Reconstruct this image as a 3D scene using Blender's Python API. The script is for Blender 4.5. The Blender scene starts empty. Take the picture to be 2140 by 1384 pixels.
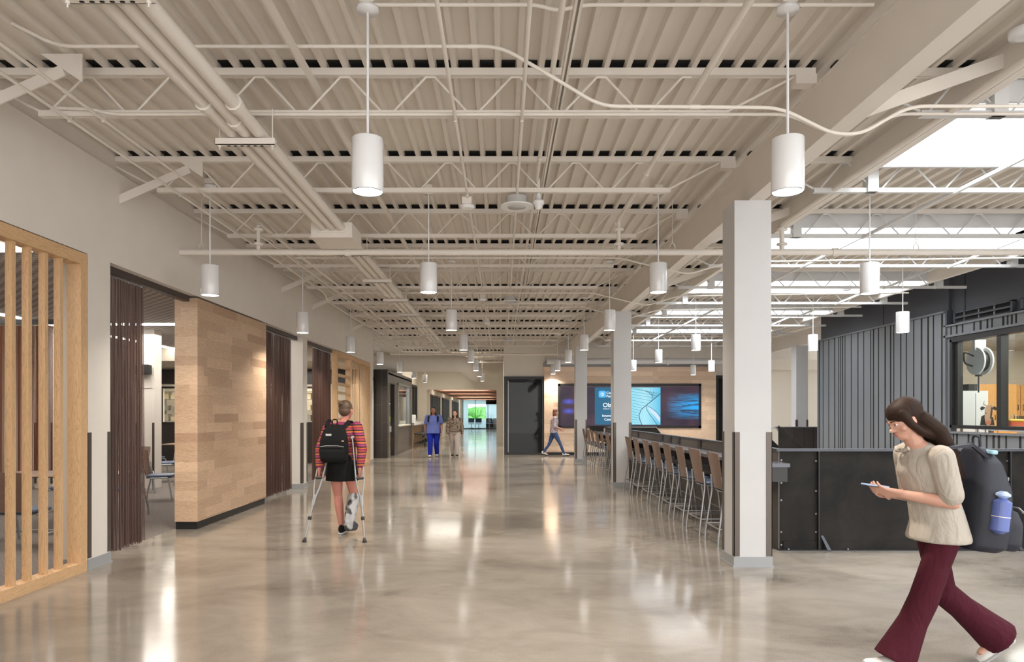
import bpy, math, random
from mathutils import Vector, Matrix, Euler
random.seed(7)
PI = math.pi
S = bpy.context.scene
COL = S.collection
# ------------------------------------------------------------------ camera, world, lights, exposure
F = 1442.0; CX = 1049.0; HY = 865.0; CH = 1.5          # focal length (px of 2140), vanishing point, eye height
cam_d = bpy.data.cameras.new('camera'); cam = bpy.data.objects.new('camera', cam_d); COL.objects.link(cam)
cam.location = (0, 0, CH); cam.rotation_euler = (PI/2, 0, 0)
cam_d.sensor_width = 36; cam_d.lens = F/2140*36
cam_d.shift_x = (1070-CX)/2140; cam_d.shift_y = (HY-692)/2140
cam_d.clip_start = .05; cam_d.clip_end = 300
S.camera = cam
S.view_settings.view_transform = 'Standard'; S.view_settings.look = 'None'
S.view_settings.gamma = 1; S.view_settings.use_curve_mapping = False
S.view_settings.exposure = 1.18
S.cycles.max_bounces = 8; S.cycles.glossy_bounces = 3
W = bpy.data.worlds.new('world'); S.world = W; W.use_nodes = True
bg = W.node_tree.nodes['Background']; bg.inputs[0].default_value = (1, .985, .965, 1); bg.inputs[1].default_value = 1.65

def area(name, loc, sx, sy, power, col=(1, 1, 1), rot=(0, 0, 0), spread=PI, parent=None):
    l = bpy.data.lights.new(name, 'AREA'); l.shape = 'RECTANGLE'; l.size = sx; l.size_y = sy
    l.energy = power; l.color = col; l.spread = spread
    o = bpy.data.objects.new(name, l); o.location = loc; o.rotation_euler = rot; COL.objects.link(o)
    if parent: o.parent = parent
    return o
JY = [5.35 + 1.83*k for k in range(-4, 12)]             # joist lines
SKY = [(JY[i]+.12, JY[i+1]-.2) for i in (0, 2, 4, 6, 8, 10, 12) if JY[i+1] < 24]  # nearest openings are out of view, added for their light
for a, b in SKY:                                        # daylight of the flat skylights
    area('skylight_daylight', (5.8, (a+b)/2, 4.62), 4.1, b-a, 80, (.86, .93, 1))

# ------------------------------------------------------------------ mesh helper
class MB:
    def __init__(s): s.v = []; s.f = []; s.sm = []
    def add(s, vs, fs, smooth=False):
        n = len(s.v); s.v += [tuple(v) for v in vs]; s.f += [tuple(i+n for i in f) for f in fs]; s.sm += [smooth]*len(fs); return s
    def box(s, x0, x1, y0, y1, z0, z1):
        x0, x1 = sorted((x0, x1)); y0, y1 = sorted((y0, y1)); z0, z1 = sorted((z0, z1))
        vs = [(x, y, z) for z in (z0, z1) for y in (y0, y1) for x in (x0, x1)]
        return s.add(vs, [(0, 2, 3, 1), (4, 5, 7, 6), (0, 1, 5, 4), (2, 6, 7, 3), (0, 4, 6, 2), (1, 3, 7, 5)])
    def bevbox(s, x0, x1, y0, y1, z0, z1, r=.01, n=3):
        # box rounded about z with softened top and bottom
        rings = []
        for z, ins in ((z0, r*.7), (z0+r*.5, 0), (z1-r*.5, 0), (z1, r*.7)):
            ring = []
            for cx, cy, a0 in ((x1-r, y1-r, 0), (x0+r, y1-r, 90), (x0+r, y0+r, 180), (x1-r, y0+r, 270)):
                for k in range(n+1):
                    a = math.radians(a0+90*k/n); q = max(r-ins, 1e-4)
                    ring.append((cx+q*math.cos(a), cy+q*math.sin(a), z))
            rings.append(ring)
        return s.loft(rings, smooth=False)
    def loft(s, rings, cap=True, closed=True, smooth=True):
        n = len(rings[0]); vs = [p for r in rings for p in r]; fs = []
        for i in range(len(rings)-1):
            for k in range(n if closed else n-1):
                a = i*n+k; b = i*n+(k+1) % n; fs.append((a, b, b+n, a+n))
        s.add(vs, fs, smooth)
        if cap:
            s.add(rings[0], [tuple(range(n))[::-1]]); s.add(rings[-1], [tuple(range(n))])
        return s
    def ring(s, c, d, r, n, up=None, r2=None):
        d = Vector(d).normalized(); up = Vector(up) if up else (Vector((0, 0, 1)) if abs(d.z) < .95 else Vector((0, 1, 0)))
        u = d.cross(up).normalized(); w = u.cross(d).normalized(); c = Vector(c); r2 = r if r2 is None else r2
        return [c+u*(math.cos(2*PI*k/n)*r)+w*(math.sin(2*PI*k/n)*r2) for k in range(n)]
    def tube(s, pts, r, n=8, cap=True, smooth=True):
        pts = [Vector(p) for p in pts]; rs = r if isinstance(r, (list, tuple)) else [r]*len(pts); rings = []
        for i, p in enumerate(pts):
            if i == 0: d = pts[1]-p
            elif i == len(pts)-1: d = p-pts[i-1]
            else: d = (p-pts[i-1]).normalized()+(pts[i+1]-p).normalized()
            rings.append(s.ring(p, d, rs[i], n))
        return s.loft(rings, cap, smooth=smooth)
    def cyl(s, c, r, z0, z1, n=24, axis='z'):
        x, y = c
        if axis == 'z': return s.tube([(x, y, z0), (x, y, z1)], r, n)
    def bar(s, a, b, w, h, up=(0, 0, 1)):               # rectangular bar from a to b
        a = Vector(a); b = Vector(b); d = (b-a).normalized(); up = Vector(up)
        if abs(d.dot(up)) > .98: up = Vector((0, 1, 0))
        u = d.cross(up).normalized()*(w/2); v = u.cross(d).normalized()*(h/2)
        vs = [p+q for p in (a, b) for q in (-u-v, u-v, u+v, -u+v)]
        return s.add(vs, [(0, 1, 2, 3), (7, 6, 5, 4), (0, 4, 5, 1), (1, 5, 6, 2), (2, 6, 7, 3), (3, 7, 4, 0)])
    def lathe(s, c, prof, n=24, cap=True):
        x, y = c
        return s.loft([[(x+r*math.cos(2*PI*k/n), y+r*math.sin(2*PI*k/n), z) for k in range(n)] for r, z in prof], cap)
    def ell(s, c, rx, ry, rz, rot=None, n=16, m=10):
        c = Vector(c); R = Euler(rot).to_matrix() if rot else Matrix.Identity(3); rings = []
        for i in range(1, m):
            t = PI*i/m-PI/2
            rings.append([c+R @ Vector((rx*math.cos(t)*math.cos(2*PI*k/n), ry*math.cos(t)*math.sin(2*PI*k/n), rz*math.sin(t))) for k in range(n)])
        return s.loft(rings)
    def cap(s, a, ra, b, rb, n=12):                      # tapered capsule
        a = Vector(a); b = Vector(b); d = b-a
        if d.length < 1e-5: d = Vector((0, 0, 1e-3)); b = a+d
        u = d.normalized(); rings = []
        for t in (-80, -50, -20): rings.append(s.ring(a+u*ra*math.sin(math.radians(t)), u, ra*math.cos(math.radians(t)), n))
        for t in (0, .25, .5, .75, 1): rings.append(s.ring(a+d*t, u, ra+(rb-ra)*t, n))
        for t in (20, 50, 80): rings.append(s.ring(b+u*rb*math.sin(math.radians(t)), u, rb*math.cos(math.radians(t)), n))
        return s.loft(rings)
    def prism(s, poly, y0, y1):                          # polygon in xz pushed along y
        n = len(poly); vs = [(x, y0, z) for x, z in poly]+[(x, y1, z) for x, z in poly]
        return s.add(vs, [tuple(range(n)), tuple(range(2*n-1, n-1, -1))]+[(k, k+n, (k+1) % n+n, (k+1) % n) for k in range(n)])
    def sheet(s, rows, th=0):
        n = len(rows[0]); m = len(rows)
        s.add([p for r in rows for p in r], [(i*n+k, i*n+k+1, (i+1)*n+k+1, (i+1)*n+k) for i in range(m-1) for k in range(n-1)], True); return s
    def build(s, name, mat, parent=None, loc=None, rz=0):
        me = bpy.data.meshes.new(name); me.from_pydata(s.v, [], s.f)
        me.polygons.foreach_set('use_smooth', s.sm); me.update()
        o = bpy.data.objects.new(name, me); COL.objects.link(o)
        for m in (mat if isinstance(mat, (list, tuple)) else [mat]): me.materials.append(m)
        if parent: o.parent = parent
        if loc: o.location = loc
        o.rotation_euler.z = rz
        return o
def tag(o, label, cat, group=None):
    o['label'] = label; o['category'] = cat
    if group: o['group'] = group
    return o
def thing(name, label, cat, loc=(0, 0, 0), rz=0, group=None):
    o = bpy.data.objects.new(name, None); o.empty_display_size = .1; COL.objects.link(o); o.location = loc; o.rotation_euler.z = rz
    return tag(o, label, cat, group)
def struct(o): o['kind'] = 'structure'; return o
def copy_tree(o, parent=None):
    c = o.copy(); COL.objects.link(c)
    if parent: c.parent = parent
    for ch in list(o.children): copy_tree(ch, c)
    return c
ORD = ['first', 'second', 'third', 'fourth', 'fifth', 'sixth', 'seventh', 'eighth', 'ninth', 'tenth', 'eleventh', 'twelfth', 'thirteenth', 'fourteenth', 'fifteenth', 'sixteenth', 'seventeenth', 'eighteenth', 'nineteenth', 'twentieth']

# ------------------------------------------------------------------ materials
MATS = {}
def mat(name, col, rough=.5, metal=0, spec=.5, emit=None, es=1, coat=0):
    if name in MATS: return MATS[name]
    m = bpy.data.materials.new(name); m.use_nodes = True; nt = m.node_tree; b = nt.nodes['Principled BSDF']
    b.inputs['Base Color'].default_value = (*col, 1); b.inputs['Roughness'].default_value = rough
    b.inputs['Metallic'].default_value = metal; b.inputs['Specular IOR Level'].default_value = spec
    b.inputs['Coat Weight'].default_value = coat
    if emit: b.inputs['Emission Color'].default_value = (*emit, 1); b.inputs['Emission Strength'].default_value = es
    MATS[name] = m; return m
def nodes(m): return m.node_tree, m.node_tree.nodes, m.node_tree.links, m.node_tree.nodes['Principled BSDF']
def mapped(m, scale=(1, 1, 1), expr=None):
    nt, N, L, b = nodes(m); tc = N.new('ShaderNodeTexCoord'); mp = N.new('ShaderNodeMapping'); mp.inputs['Scale'].default_value = scale
    L.new(tc.outputs['Object'], mp.inputs[0]); return mp.outputs[0]
def ramp(m, fac, stops):
    nt, N, L, b = nodes(m); r = N.new('ShaderNodeValToRGB'); L.new(fac, r.inputs[0]); e = r.color_ramp.elements
    while len(e) < len(stops): e.new(.5)
    for k, (p, c) in enumerate(stops): e[k].position = p; e[k].color = (*c, 1)
    return r.outputs[0]
def noise(m, vec, scale, detail=4, rough=.5, dist=0):
    nt, N, L, b = nodes(m); n = N.new('ShaderNodeTexNoise'); n.inputs['Scale'].default_value = scale; n.inputs['Detail'].default_value = detail
    n.inputs['Roughness'].default_value = rough; n.inputs['Distortion'].default_value = dist; L.new(vec, n.inputs['Vector']); return n.outputs['Fac']
def mixc(m, fac, a, bb, mode='MIX'):
    nt, N, L, b = nodes(m); x = N.new('ShaderNodeMix'); x.data_type = 'RGBA'; x.blend_type = mode
    if isinstance(fac, (int, float)): x.inputs['Factor'].default_value = fac
    else: L.new(fac, x.inputs['Factor'])
    for sock, v in ((x.inputs[6], a), (x.inputs[7], bb)):
        if isinstance(v, tuple): sock.default_value = (*v, 1)
        else: L.new(v, sock)
    return x.outputs[2]
def setc(m, sock): nt, N, L, b = nodes(m); L.new(sock, b.inputs['Base Color'])
def bump(m, fac, strength=.2, dist=.01):
    nt, N, L, b = nodes(m); n = N.new('ShaderNodeBump'); n.inputs['Strength'].default_value = strength; n.inputs['Distance'].default_value = dist
    L.new(fac, n.inputs['Height']); L.new(n.outputs[0], b.inputs['Normal'])

def paint(name, col, rough=.6):
    m = mat(name, col, rough); v = mapped(m); f = noise(m, v, 3, 3)
    setc(m, ramp(m, f, [(.3, tuple(c*.96 for c in col)), (.7, col)])); return m
M_wall = paint('wall_paint', (.74, .70, .645), .65)
M_ceil = paint('ceiling_paint', (.70, .645, .58), .6)
M_steel = paint('painted_steel', (.74, .69, .63), .5)
M_white = paint('white_steel', (.64, .64, .64), .4)
M_colw = paint('column_paint', (.575, .57, .57), .6)
M_pend = mat('pendant_white', (.74, .74, .75), .22, coat=.4)
M_lens = mat('lamp_lens', (1, 1, 1), .5, emit=(1, .95, .88), es=9)
M_dark = mat('gap_dark', (.012, .011, .010), .9)
M_base = mat('rubber_base', (.33, .34, .35), .45)
M_blackbase = mat('black_base', (.012, .011, .011), .4)
M_guard = mat('corner_guard', (.12, .10, .088), .38, metal=.5)
M_black = mat('black_metal', (.018, .018, .019), .38)
M_alu = mat('aluminium', (.42, .43, .45), .35, metal=.8)
M_greym = mat('grey_metal', (.30, .30, .31), .4, metal=.6)
M_glass = None
def glass(name, tint=(.9, .95, .95), refl=.08):
    m = bpy.data.materials.new(name); m.use_nodes = True; nt = m.node_tree; N = nt.nodes; L = nt.links; N.remove(N['Principled BSDF'])
    t = N.new('ShaderNodeBsdfTransparent'); t.inputs[0].default_value = (*tint, 1); g = N.new('ShaderNodeBsdfGlossy'); g.inputs['Roughness'].default_value = .02
    x = N.new('ShaderNodeMixShader'); fr = N.new('ShaderNodeFresnel'); fr.inputs[0].default_value = 1.45
    ge = N.new('ShaderNodeNewGeometry'); ml = N.new('ShaderNodeMath'); ml.operation = 'MULTIPLY'; sb = N.new('ShaderNodeMath'); sb.operation = 'SUBTRACT'; sb.inputs[0].default_value = 1; L.new(ge.outputs['Backfacing'], sb.inputs[1]); L.new(fr.outputs[0], ml.inputs[0]); L.new(sb.outputs[0], ml.inputs[1]); L.new(ml.outputs[0], x.inputs[0]); L.new(t.outputs[0], x.inputs[1]); L.new(g.outputs[0], x.inputs[2]); L.new(x.outputs[0], N['Material Output'].inputs[0]); return m
M_glass = glass('clear_glass')
M_skyglass = glass('skylight_glass', (1, 1, 1))

M_floor = mat('polished_concrete', (.4, .37, .33), .2)
nt, N, L, b = nodes(M_floor)
v = mapped(M_floor); v2 = mapped(M_floor, (.55, .8, 1))
n1 = noise(M_floor, v2, .75, 8, .62, .5); n2 = noise(M_floor, v, .35, 3, .5, .4); n3 = noise(M_floor, v, 160, 3, .8); n4 = noise(M_floor, v2, 3.2, 5, .6, 1.2)
c1 = ramp(M_floor, n1, [(.36, (.12, .10, .078)), (.44, (.24, .21, .172)), (.54, (.34, .305, .26)), (.72, (.41, .375, .33))])
c2 = ramp(M_floor, n2, [(.3, (.62, .60, .58)), (.7, (1.1, 1.08, 1.06))])
c = mixc(M_floor, 1.0, c1, c2, 'MULTIPLY')
c = mixc(M_floor, .18, c, ramp(M_floor, n4, [(.35, (.13, .11, .09)), (.6, (.42, .385, .34))]))
c = mixc(M_floor, .22, c, ramp(M_floor, n3, [(.35, (.08, .065, .05)), (.6, (.55, .51, .46))]))
L.new(c, b.inputs['Base Color'])
rr = N.new('ShaderNodeMapRange'); L.new(n1, rr.inputs[0]); rr.inputs[3].default_value = .07; rr.inputs[4].default_value = .17
L.new(rr.outputs[0], b.inputs['Roughness']); b.inputs['Specular IOR Level'].default_value = .6
bump(M_floor, n4, .02, .02)

def wood(name, ca, cb, axis='z', planks=None, rough=.45, grain=1.0):
    """procedural timber; axis = grain direction ('z' up, 'u' along the face)"""
    m = mat(name, ca, rough); nt, N, L, b = nodes(m); tc = N.new('ShaderNodeTexCoord'); sp = N.new('ShaderNodeSeparateXYZ'); L.new(tc.outputs['Object'], sp.inputs[0])
    ad = N.new('ShaderNodeMath'); ad.operation = 'ADD'; L.new(sp.outputs[0], ad.inputs[0]); L.new(sp.outputs[1], ad.inputs[1])
    cb_ = N.new('ShaderNodeCombineXYZ'); L.new(ad.outputs[0], cb_.inputs[0]); L.new(sp.outputs[2], cb_.inputs[1])
    mp = N.new('ShaderNodeMapping'); L.new(cb_.outputs[0], mp.inputs[0])
    mp.inputs['Scale'].default_value = (1.2, 14, 1) if axis == 'u' else (14, 1.2, 1)
    if planks:
        def M_(op, a, b_=None):
            q = N.new('ShaderNodeMath'); q.operation = op
            for i, vv in enumerate((a, b_)):
                if vv is None: continue
                if isinstance(vv, (int, float)): q.inputs[i].default_value = vv
                else: L.new(vv, q.inputs[i])
            return q.outputs[0]
        row = M_('FLOOR', M_('DIVIDE', sp.outputs[2], planks[1])); w1 = N.new('ShaderNodeTexWhiteNoise'); w1.noise_dimensions = '1D'; L.new(row, w1.inputs['W'])
        colid = M_('FLOOR', M_('ADD', M_('DIVIDE', ad.outputs[0], planks[0]), M_('MULTIPLY', w1.outputs['Value'], 7.3)))
        w2_ = N.new('ShaderNodeTexWhiteNoise'); w2_.noise_dimensions = '2D'; cx2 = N.new('ShaderNodeCombineXYZ'); L.new(row, cx2.inputs[0]); L.new(colid, cx2.inputs[1]); L.new(cx2.outputs[0], w2_.inputs['Vector'])
        class br: outputs = {'Color': w2_.outputs['Value']}
        ofs = N.new('ShaderNodeVectorMath'); ofs.operation = 'MULTIPLY_ADD'; L.new(w2_.outputs['Color'], ofs.inputs[0]); ofs.inputs[1].default_value = (3, 17, 5); L.new(mp.outputs[0], ofs.inputs[2]); vec = ofs.outputs[0]
    else: vec = mp.outputs[0]
    g = noise(m, vec, 1.5*grain, 4, .5, 1.2); g2 = noise(m, vec, 9, 3, .6, .3)
    w = N.new('ShaderNodeMath'); w.operation = 'MULTIPLY'; L.new(g, w.inputs[0]); w.inputs[1].default_value = 11
    w2 = N.new('ShaderNodeMath'); w2.operation = 'FRACT'; L.new(w.outputs[0], w2.inputs[0])
    dk = tuple(c*.52 for c in ca)
    col = ramp(m, w2.outputs[0], [(0, tuple(c*1.06 for c in ca)), (.5, ca), (.88, dk), (1, ca)])
    col = mixc(m, .5, col, ramp(m, g2, [(.35, ca), (.7, cb)]))
    if planks: col = mixc(m, .8, col, mixc(m, 1, col, ramp(m, br.outputs['Color'], [(0, (.62, .52, .46)), (.15, (.95, .9, .88)), (.4, (.82, .76, .70)), (.7, (1, .98, .95)), (1, (1.13, 1.1, 1.07))]), 'MULTIPLY'))
    L.new(col, b.inputs['Base Color']); return m
M_ash = wood('ash_planks', (.60, .435, .305), (.48, .325, .21), 'u', (.85, .125))
M_ashback = wood('pale_planks', (.80, .63, .48), (.72, .54, .40), 'u', (1.4, .16))
M_slat = wood('maple_slat', (.68, .445, .245), (.60, .37, .19), 'z')
M_rail = wood('maple_rail', (.68, .445, .245), (.60, .37, .19), 'u')
M_cab = wood('cabinet_wood', (.70, .36, .12), (.62, .30, .09), 'z')
M_ply = wood('walnut_ply', (.21, .135, .10), (.165, .10, .075), 'u', rough=.35)
M_seat = mat('blue_vinyl', (.10, .135, .22), .35)
M_table = wood('table_top', (.30, .20, .15), (.24, .16, .12), 'u', rough=.35)
M_carpet = mat('carpet', (.16, .14, .125), .95)
cv = mapped(M_carpet); setc(M_carpet, ramp(M_carpet, noise(M_carpet, cv, 60, 4, .7), [(.35, (.07, .06, .055)), (.65, (.24, .21, .19))]))
M_curt = mat('bronze_chain', (.105, .052, .038), .45, metal=.1)
M_blacksteel = mat('blackened_steel', (.02, .02, .02), .6, metal=.0, spec=.15)
bv = mapped(M_blacksteel); nb = noise(M_blacksteel, bv, 2.2, 6, .65, .5); setc(M_blacksteel, ramp(M_blacksteel, nb, [(.3, (.010, .010, .010)), (.7, (.030, .026, .023))]))
M_seam = mat('grey_cladding', (.15, .158, .17), .5)
M_seamdark = mat('dark_panel', (.055, .06, .075), .5)
M_tile = mat('dark_tile', (.03, .026, .026), .3)
M_cream = paint('cream_paint', (.74, .68, .58), .7)
M_skin = mat('skin', (.55, .30, .22), .5); M_skin2 = mat('skin_brown', (.30, .14, .09), .5); M_skinred = mat('skin_flushed', (.50, .20, .15), .5)
M_hair = mat('dark_brown_hair', (.028, .015, .010), .6, spec=.15); M_hairb = mat('black_hair', (.012, .010, .010), .45); M_hairr = mat('auburn_hair', (.20, .085, .045), .5); M_hairm = mat('mid_brown_hair', (.10, .06, .035), .5)
M_shoe = mat('white_shoe', (.62, .60, .58), .5); M_blackcloth = mat('black_cloth', (.010, .010, .011), .8, spec=.15)
# ================================================================== SETTING
XL = -3.96                                              # face of the left wall
ZC = 4.17                                               # underside of deck ribs
# floor with a stairwell opening
PX0, PX1, PY0, PY1 = 3.08, 8.6, 7.66, 20.4
m = MB()
for x0, x1, y0, y1 in ((-4.25, PX0, -3, 69), (PX0, 14, -3, PY0), (PX0, 14, PY1, 36), (PX1, 15.2, PY0, PY1)): m.box(x0, x1, y0, y1, -.25, 0)
m.box(-12, -4.25, 20.95, 36, -.25, 0)
struct(m.build('floor', M_floor))
m = MB(); m.box(-12.5, -4.25, -3, 20.95, -.25, .0); struct(m.build('floor_carpet', M_carpet))
m = MB(); m.box(PX0-.1, PX1+.1, PY0-.1, PY1+.1, -3.3, -3.2)
for a in ((PX0-.12, PX0, PY0, PY1), (PX1, PX1+.12, PY0, PY1), (PX0, PX1, PY0-.12, PY0), (PX0, PX1, PY1, PY1+.12)): m.box(*a, -3.2, -.25)
struct(m.build('wall_stairwell', M_wall))
# corrugated deck
def deck(m, x0, x1, y0, y1, z=ZC):
    p = .168; k = math.floor(x0/p); prof = []
    while k*p < x1+p:
        b = k*p; prof += [(b, z+.048), (b+.103, z+.048), (b+.116, z), (b+.154, z)]; k += 1
    pr = [(x, zz) for x, zz in prof if x0 <= x <= x1]
    pr = [(x0, z+.048)]+pr+[(x1, z+.048)]
    n = len(pr)
    m.add([(x, y0, zz) for x, zz in pr]+[(x, y1, zz) for x, zz in pr], [(k, k+1, k+1+n, k+n) for k in range(n-1)])
    m.box(x0, x1, y0, y1, z+.07, z+.12)
m = MB()
deck(m, -8, 3.70, -3, 35.6)
SX0, SX1 = 3.70, 7.92
deck(m, SX1, 13, -3, 25.4)
ys = [-3]+[v for a, b in SKY for v in (a-.04, b+.04)]+[25.4]
for k in range(0, len(ys), 2): deck(m, SX0, SX1, ys[k], ys[k+1])
struct(m.build('ceiling', M_ceil))
# skylight wells, curbs and panes
for i, (a, b) in enumerate(SKY):
    t = thing('skylight', f'flat white skylight over the atrium, {ORD[i]} of the row going away', 'skylight', (5.81, (a+b)/2, 4.0), 0, 'skylights over the atrium')
    y0, y1 = a-(a+b)/2, b-(a+b)/2; x0, x1 = SX0-5.81, SX1-5.81
    m = MB()
    m.box(x0-.04, x0, y0-.04, y1+.04, -.08, .66); m.box(x1, x1+.04, y0-.04, y1+.04, -.08, .66)
    m.box(x0, x1, y0-.04, y0, -.04, .66); m.box(x0, x1, y1, y1+.04, 0, .66)
    m.build('curb', M_white, t)
    m = MB(); m.box(x0, x1, y0, y1, .50, .515); m.build('pane', M_skyglass, t)
# left wall: continuous upper band with openings under it, piers
P1 = (6.60, 6.975); P2 = (13.72, 14.03); P3 = (20.78, 21.15); HB = 3.01; WT = 3.99
m = MB()
m.box(XL-.32, XL, -3, P3[1], HB+.02, WT)
m.box(XL-.32, XL, *P1, 0, HB+.02); m.box(XL-.32, XL, *P2, 0, HB+.02); m.box(XL-.32, XL, *P3, 0, HB+.02); m.box(XL-.32, XL, -3, 3.1, 0, HB+.02)
struct(m.build('wall_left', M_wall))
m = MB(); m.box(XL-.2, XL-.05, -3, P3[1]-.01, WT+.0, 4.215); struct(m.build('wall_left_upper', M_ceil))
m = MB()
for a, b in (P1, P2, P3):
    m.box(XL-.325, XL+.008, a-.008, b+.008, 0, .105); m.box(XL-.33, XL+.016, a-.016, b+.016, 0, .015)
struct(m.build('baseboard_left', M_base))
def guards(name, corners, label):                       # corner guards: (x, y, dx, dy)
    for k, (x, y, dx, dy, w) in enumerate(corners):
        t = MB(); t.box(x, x+dx*w, y+dy*-.006, y, .115, 1.32); t.box(x-dx*.006, x, y-dy*.006, y+dy*w, .115, 1.32)
        o = t.build('corner_guard', M_guard); tag(o, label(k), 'corner guard', 'steel corner guards on piers and columns')
guards('g', [(XL, P1[0], -1, 1, .05), (XL, P1[1], -1, -1, .05), (XL, P2[0], -1, 1, .05), (XL, P2[1], -1, -1, .05), (XL-.32, P1[0], 1, 1, .05)],
       lambda k: ['near', 'far', 'near', 'far', 'dining room side'][k] + ' brown corner guard on the ' + ('first' if k in (0, 1, 4) else 'second') + ' white pier of the left wall')
# columns of the right row
COLX = 2.275
for i, y in enumerate((-.5, 6.75, 14.05, 21.35)):
    if i == 0: continue
    t = thing('column', f'square white column with steel corner guards, {ORD[i-1]} beside the bar counter', 'column', (COLX+.18, y+.18, 0)); t['kind'] = 'structure'
    MB().box(-.18, .18, -.18, .18, 0, 3.59).build('shaft', M_colw, t)
    b = MB().box(-.19, .19, -.19, .19, 0, .1); b.box(-.2, .2, -.2, .2, 0, .014); b.build('base', M_base, t)
    for sx, sy in ((-1, -1), (1, -1), (-1, 1), (1, 1)):
        g = MB(); g.box(sx*.186, sx*.13, sy*.18, sy*.186, .105, 1.32); g.box(sx*.18, sx*.186, sy*.186, sy*.13, .105, 1.32); g.build('corner_guard', M_guard, t)
for i, y in enumerate((14.05, 21.15)):
    t = thing('column', ['square white column hidden beyond the dark cladding', 'square white column behind the dark clad wall, carrying the far beam'][i], 'column', (9.2, y+.18, 0)); t['kind'] = 'structure'
    MB().box(-.18, .18, -.18, .18, 0, 3.59).build('shaft', M_colw, t)
    for sx, sy in ((-1, -1), (1, -1)):
        g = MB(); g.box(sx*.186, sx*.13, sy*.18, sy*.186, .105, 1.32); g.box(sx*.18, sx*.186, sy*.186, sy*.13, .105, 1.32); g.build('corner_guard', M_guard, t)
# main girders along y
def girder(name, x, y0, y1, label, zt=4.035, zb=3.59, w=.155):
    t = thing(name, label, 'beam', (x, (y0+y1)/2, zb)); t['kind'] = 'structure'; h = (y1-y0)/2
    m = MB(); m.box(-w/2+.012, w/2-.012, -h, h, .014, zt-zb-.014); m.build('web', M_steel, t)
    MB().box(-w/2, w/2, -h, h, 0, .014).build('bottom_flange', M_steel, t); MB().box(-w/2, w/2, -h, h, zt-zb-.014, zt-zb).build('top_flange', M_steel, t)
girder('girder', 2.492, -3, 25.2, 'deep painted steel girder running over the white columns')
girder('girder', 9.2, 19.0, 25.2, 'short painted girder on the far column behind the dark clad wall')
# skylight edge channels along y
for x in (3.67, 7.90):
    o = MB().box(x-.04, x+.04, -3, 25.2, 3.91, 4.165).build('edge_channel', M_steel); tag(o, 'painted steel channel along the '+('left' if x < 5 else 'right')+' edge of the skylights', 'beam')
# right side: dark clad box (workshop)
XR = 8.68; YE = 18.9
m = MB()
ztop = 3.52
WY0, WY1, WZ0, WZ1 = 7.9, 13.35, 1.24, 2.92
m.box(XR+.003, XR+.12, 13.5, YE, 0, ztop); m.box(XR+.003, XR+.12, 4, 13.499, 0, WZ0-.08); m.box(XR, XR+.12, 4, 13.5, WZ1+.06, 3.22)
m.box(XR, XR+.12, 13.35, 13.5, WZ0-.08, WZ1+.06); m.box(XR, XR+.12, 4, WY0, WZ0-.1, 3.22)
rnd = random.Random(3)
def seams(m, y0, y1, z0, z1):
    y = y0
    while y < y1-.03:
        m.box(XR-.022, XR, y, min(y+.02, y1), z0, z1)
        y += rnd.choice((.05, .11, .16, .2, .24))
struct(m.build('wall_right', M_seam))
t = thing('cladding', 'dark grey standing seam metal cladding with irregular ribs', 'cladding', (XR, 12, 0)); t['kind'] = 'structure'
def pans(y0, y1, z0, z1):                               # raised pans with dark reveals between them
    m = MB(); y = y0
    while y < y1-.03:
        w = rnd.choice((.05, .07, .12, .16, .22, .27)); e = min(y+w, y1)
        m.box(-.006, .002, y-12, e-12, z0, z1); y = e+rnd.choice((.045, .05, .06))
    return m
m = pans(13.5, YE, 0, ztop-.04); m2 = pans(4, 13.5, WZ1+.1, 3.19); m.v += []; n0 = m
a = m.build('rib_panel', M_seam, t); b_ = m2.build('rib_panel', M_seam, t); pans(4, 13.5, 0, WZ0-.11).build('rib_panel', M_seam, t)
m = MB(); m.box(-.001, .0015, 13.5-12, YE-12, 0, ztop-.03); m.box(-.001, .0015, 4-12, 1.5, 0, WZ0-.1); m.box(-.001, .0015, 4-12, 1.5, WZ1+.1, 3.2); m.build('reveal', M_dark, t)
m = MB(); m.box(-.045, .01, 13.5-12, YE-12, ztop-.045, ztop-.01); m.box(-.045, .01, 4-12, 1.5, 3.19, 3.22); m.box(-.045, .01, 4-12, 1.5, WZ1+.06, WZ1+.1); m.box(-.05, .01, 4-12, 1.5, WZ0-.115, WZ0-.08); m.box(-.045, .01, 1.44, 1.52, 0, 3.22); m.box(-.04, .01, YE-12-.03, YE-12+.01, 0, ztop); m.build('trim_cap', M_seam, t)
m = MB(); m.box(XR+.06, XR+.16, 13.5, YE, ztop, 4.3); m.box(XR+.12, XR+.2, 4, 13.5, 3.22, 4.3); m.box(XR, XR+.16, 13.46, 13.52, 3.2, ztop)
m.box(XR+.1, 15.2, YE-.1, YE, 0, 4.2)
struct(m.build('wall_right_upper', M_seamdark))
m = MB(); m.box(XR+.115, XR+.125, 10.86, 10.88, 3.22, 4.2); m.box(XR+.052, XR+.062, 15.8, 15.815, ztop, 4.2); m.box(XR+.112, XR+.122, 13.1, 13.115, 3.45, 4.2); struct(m.build('trim_1', M_black))
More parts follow.
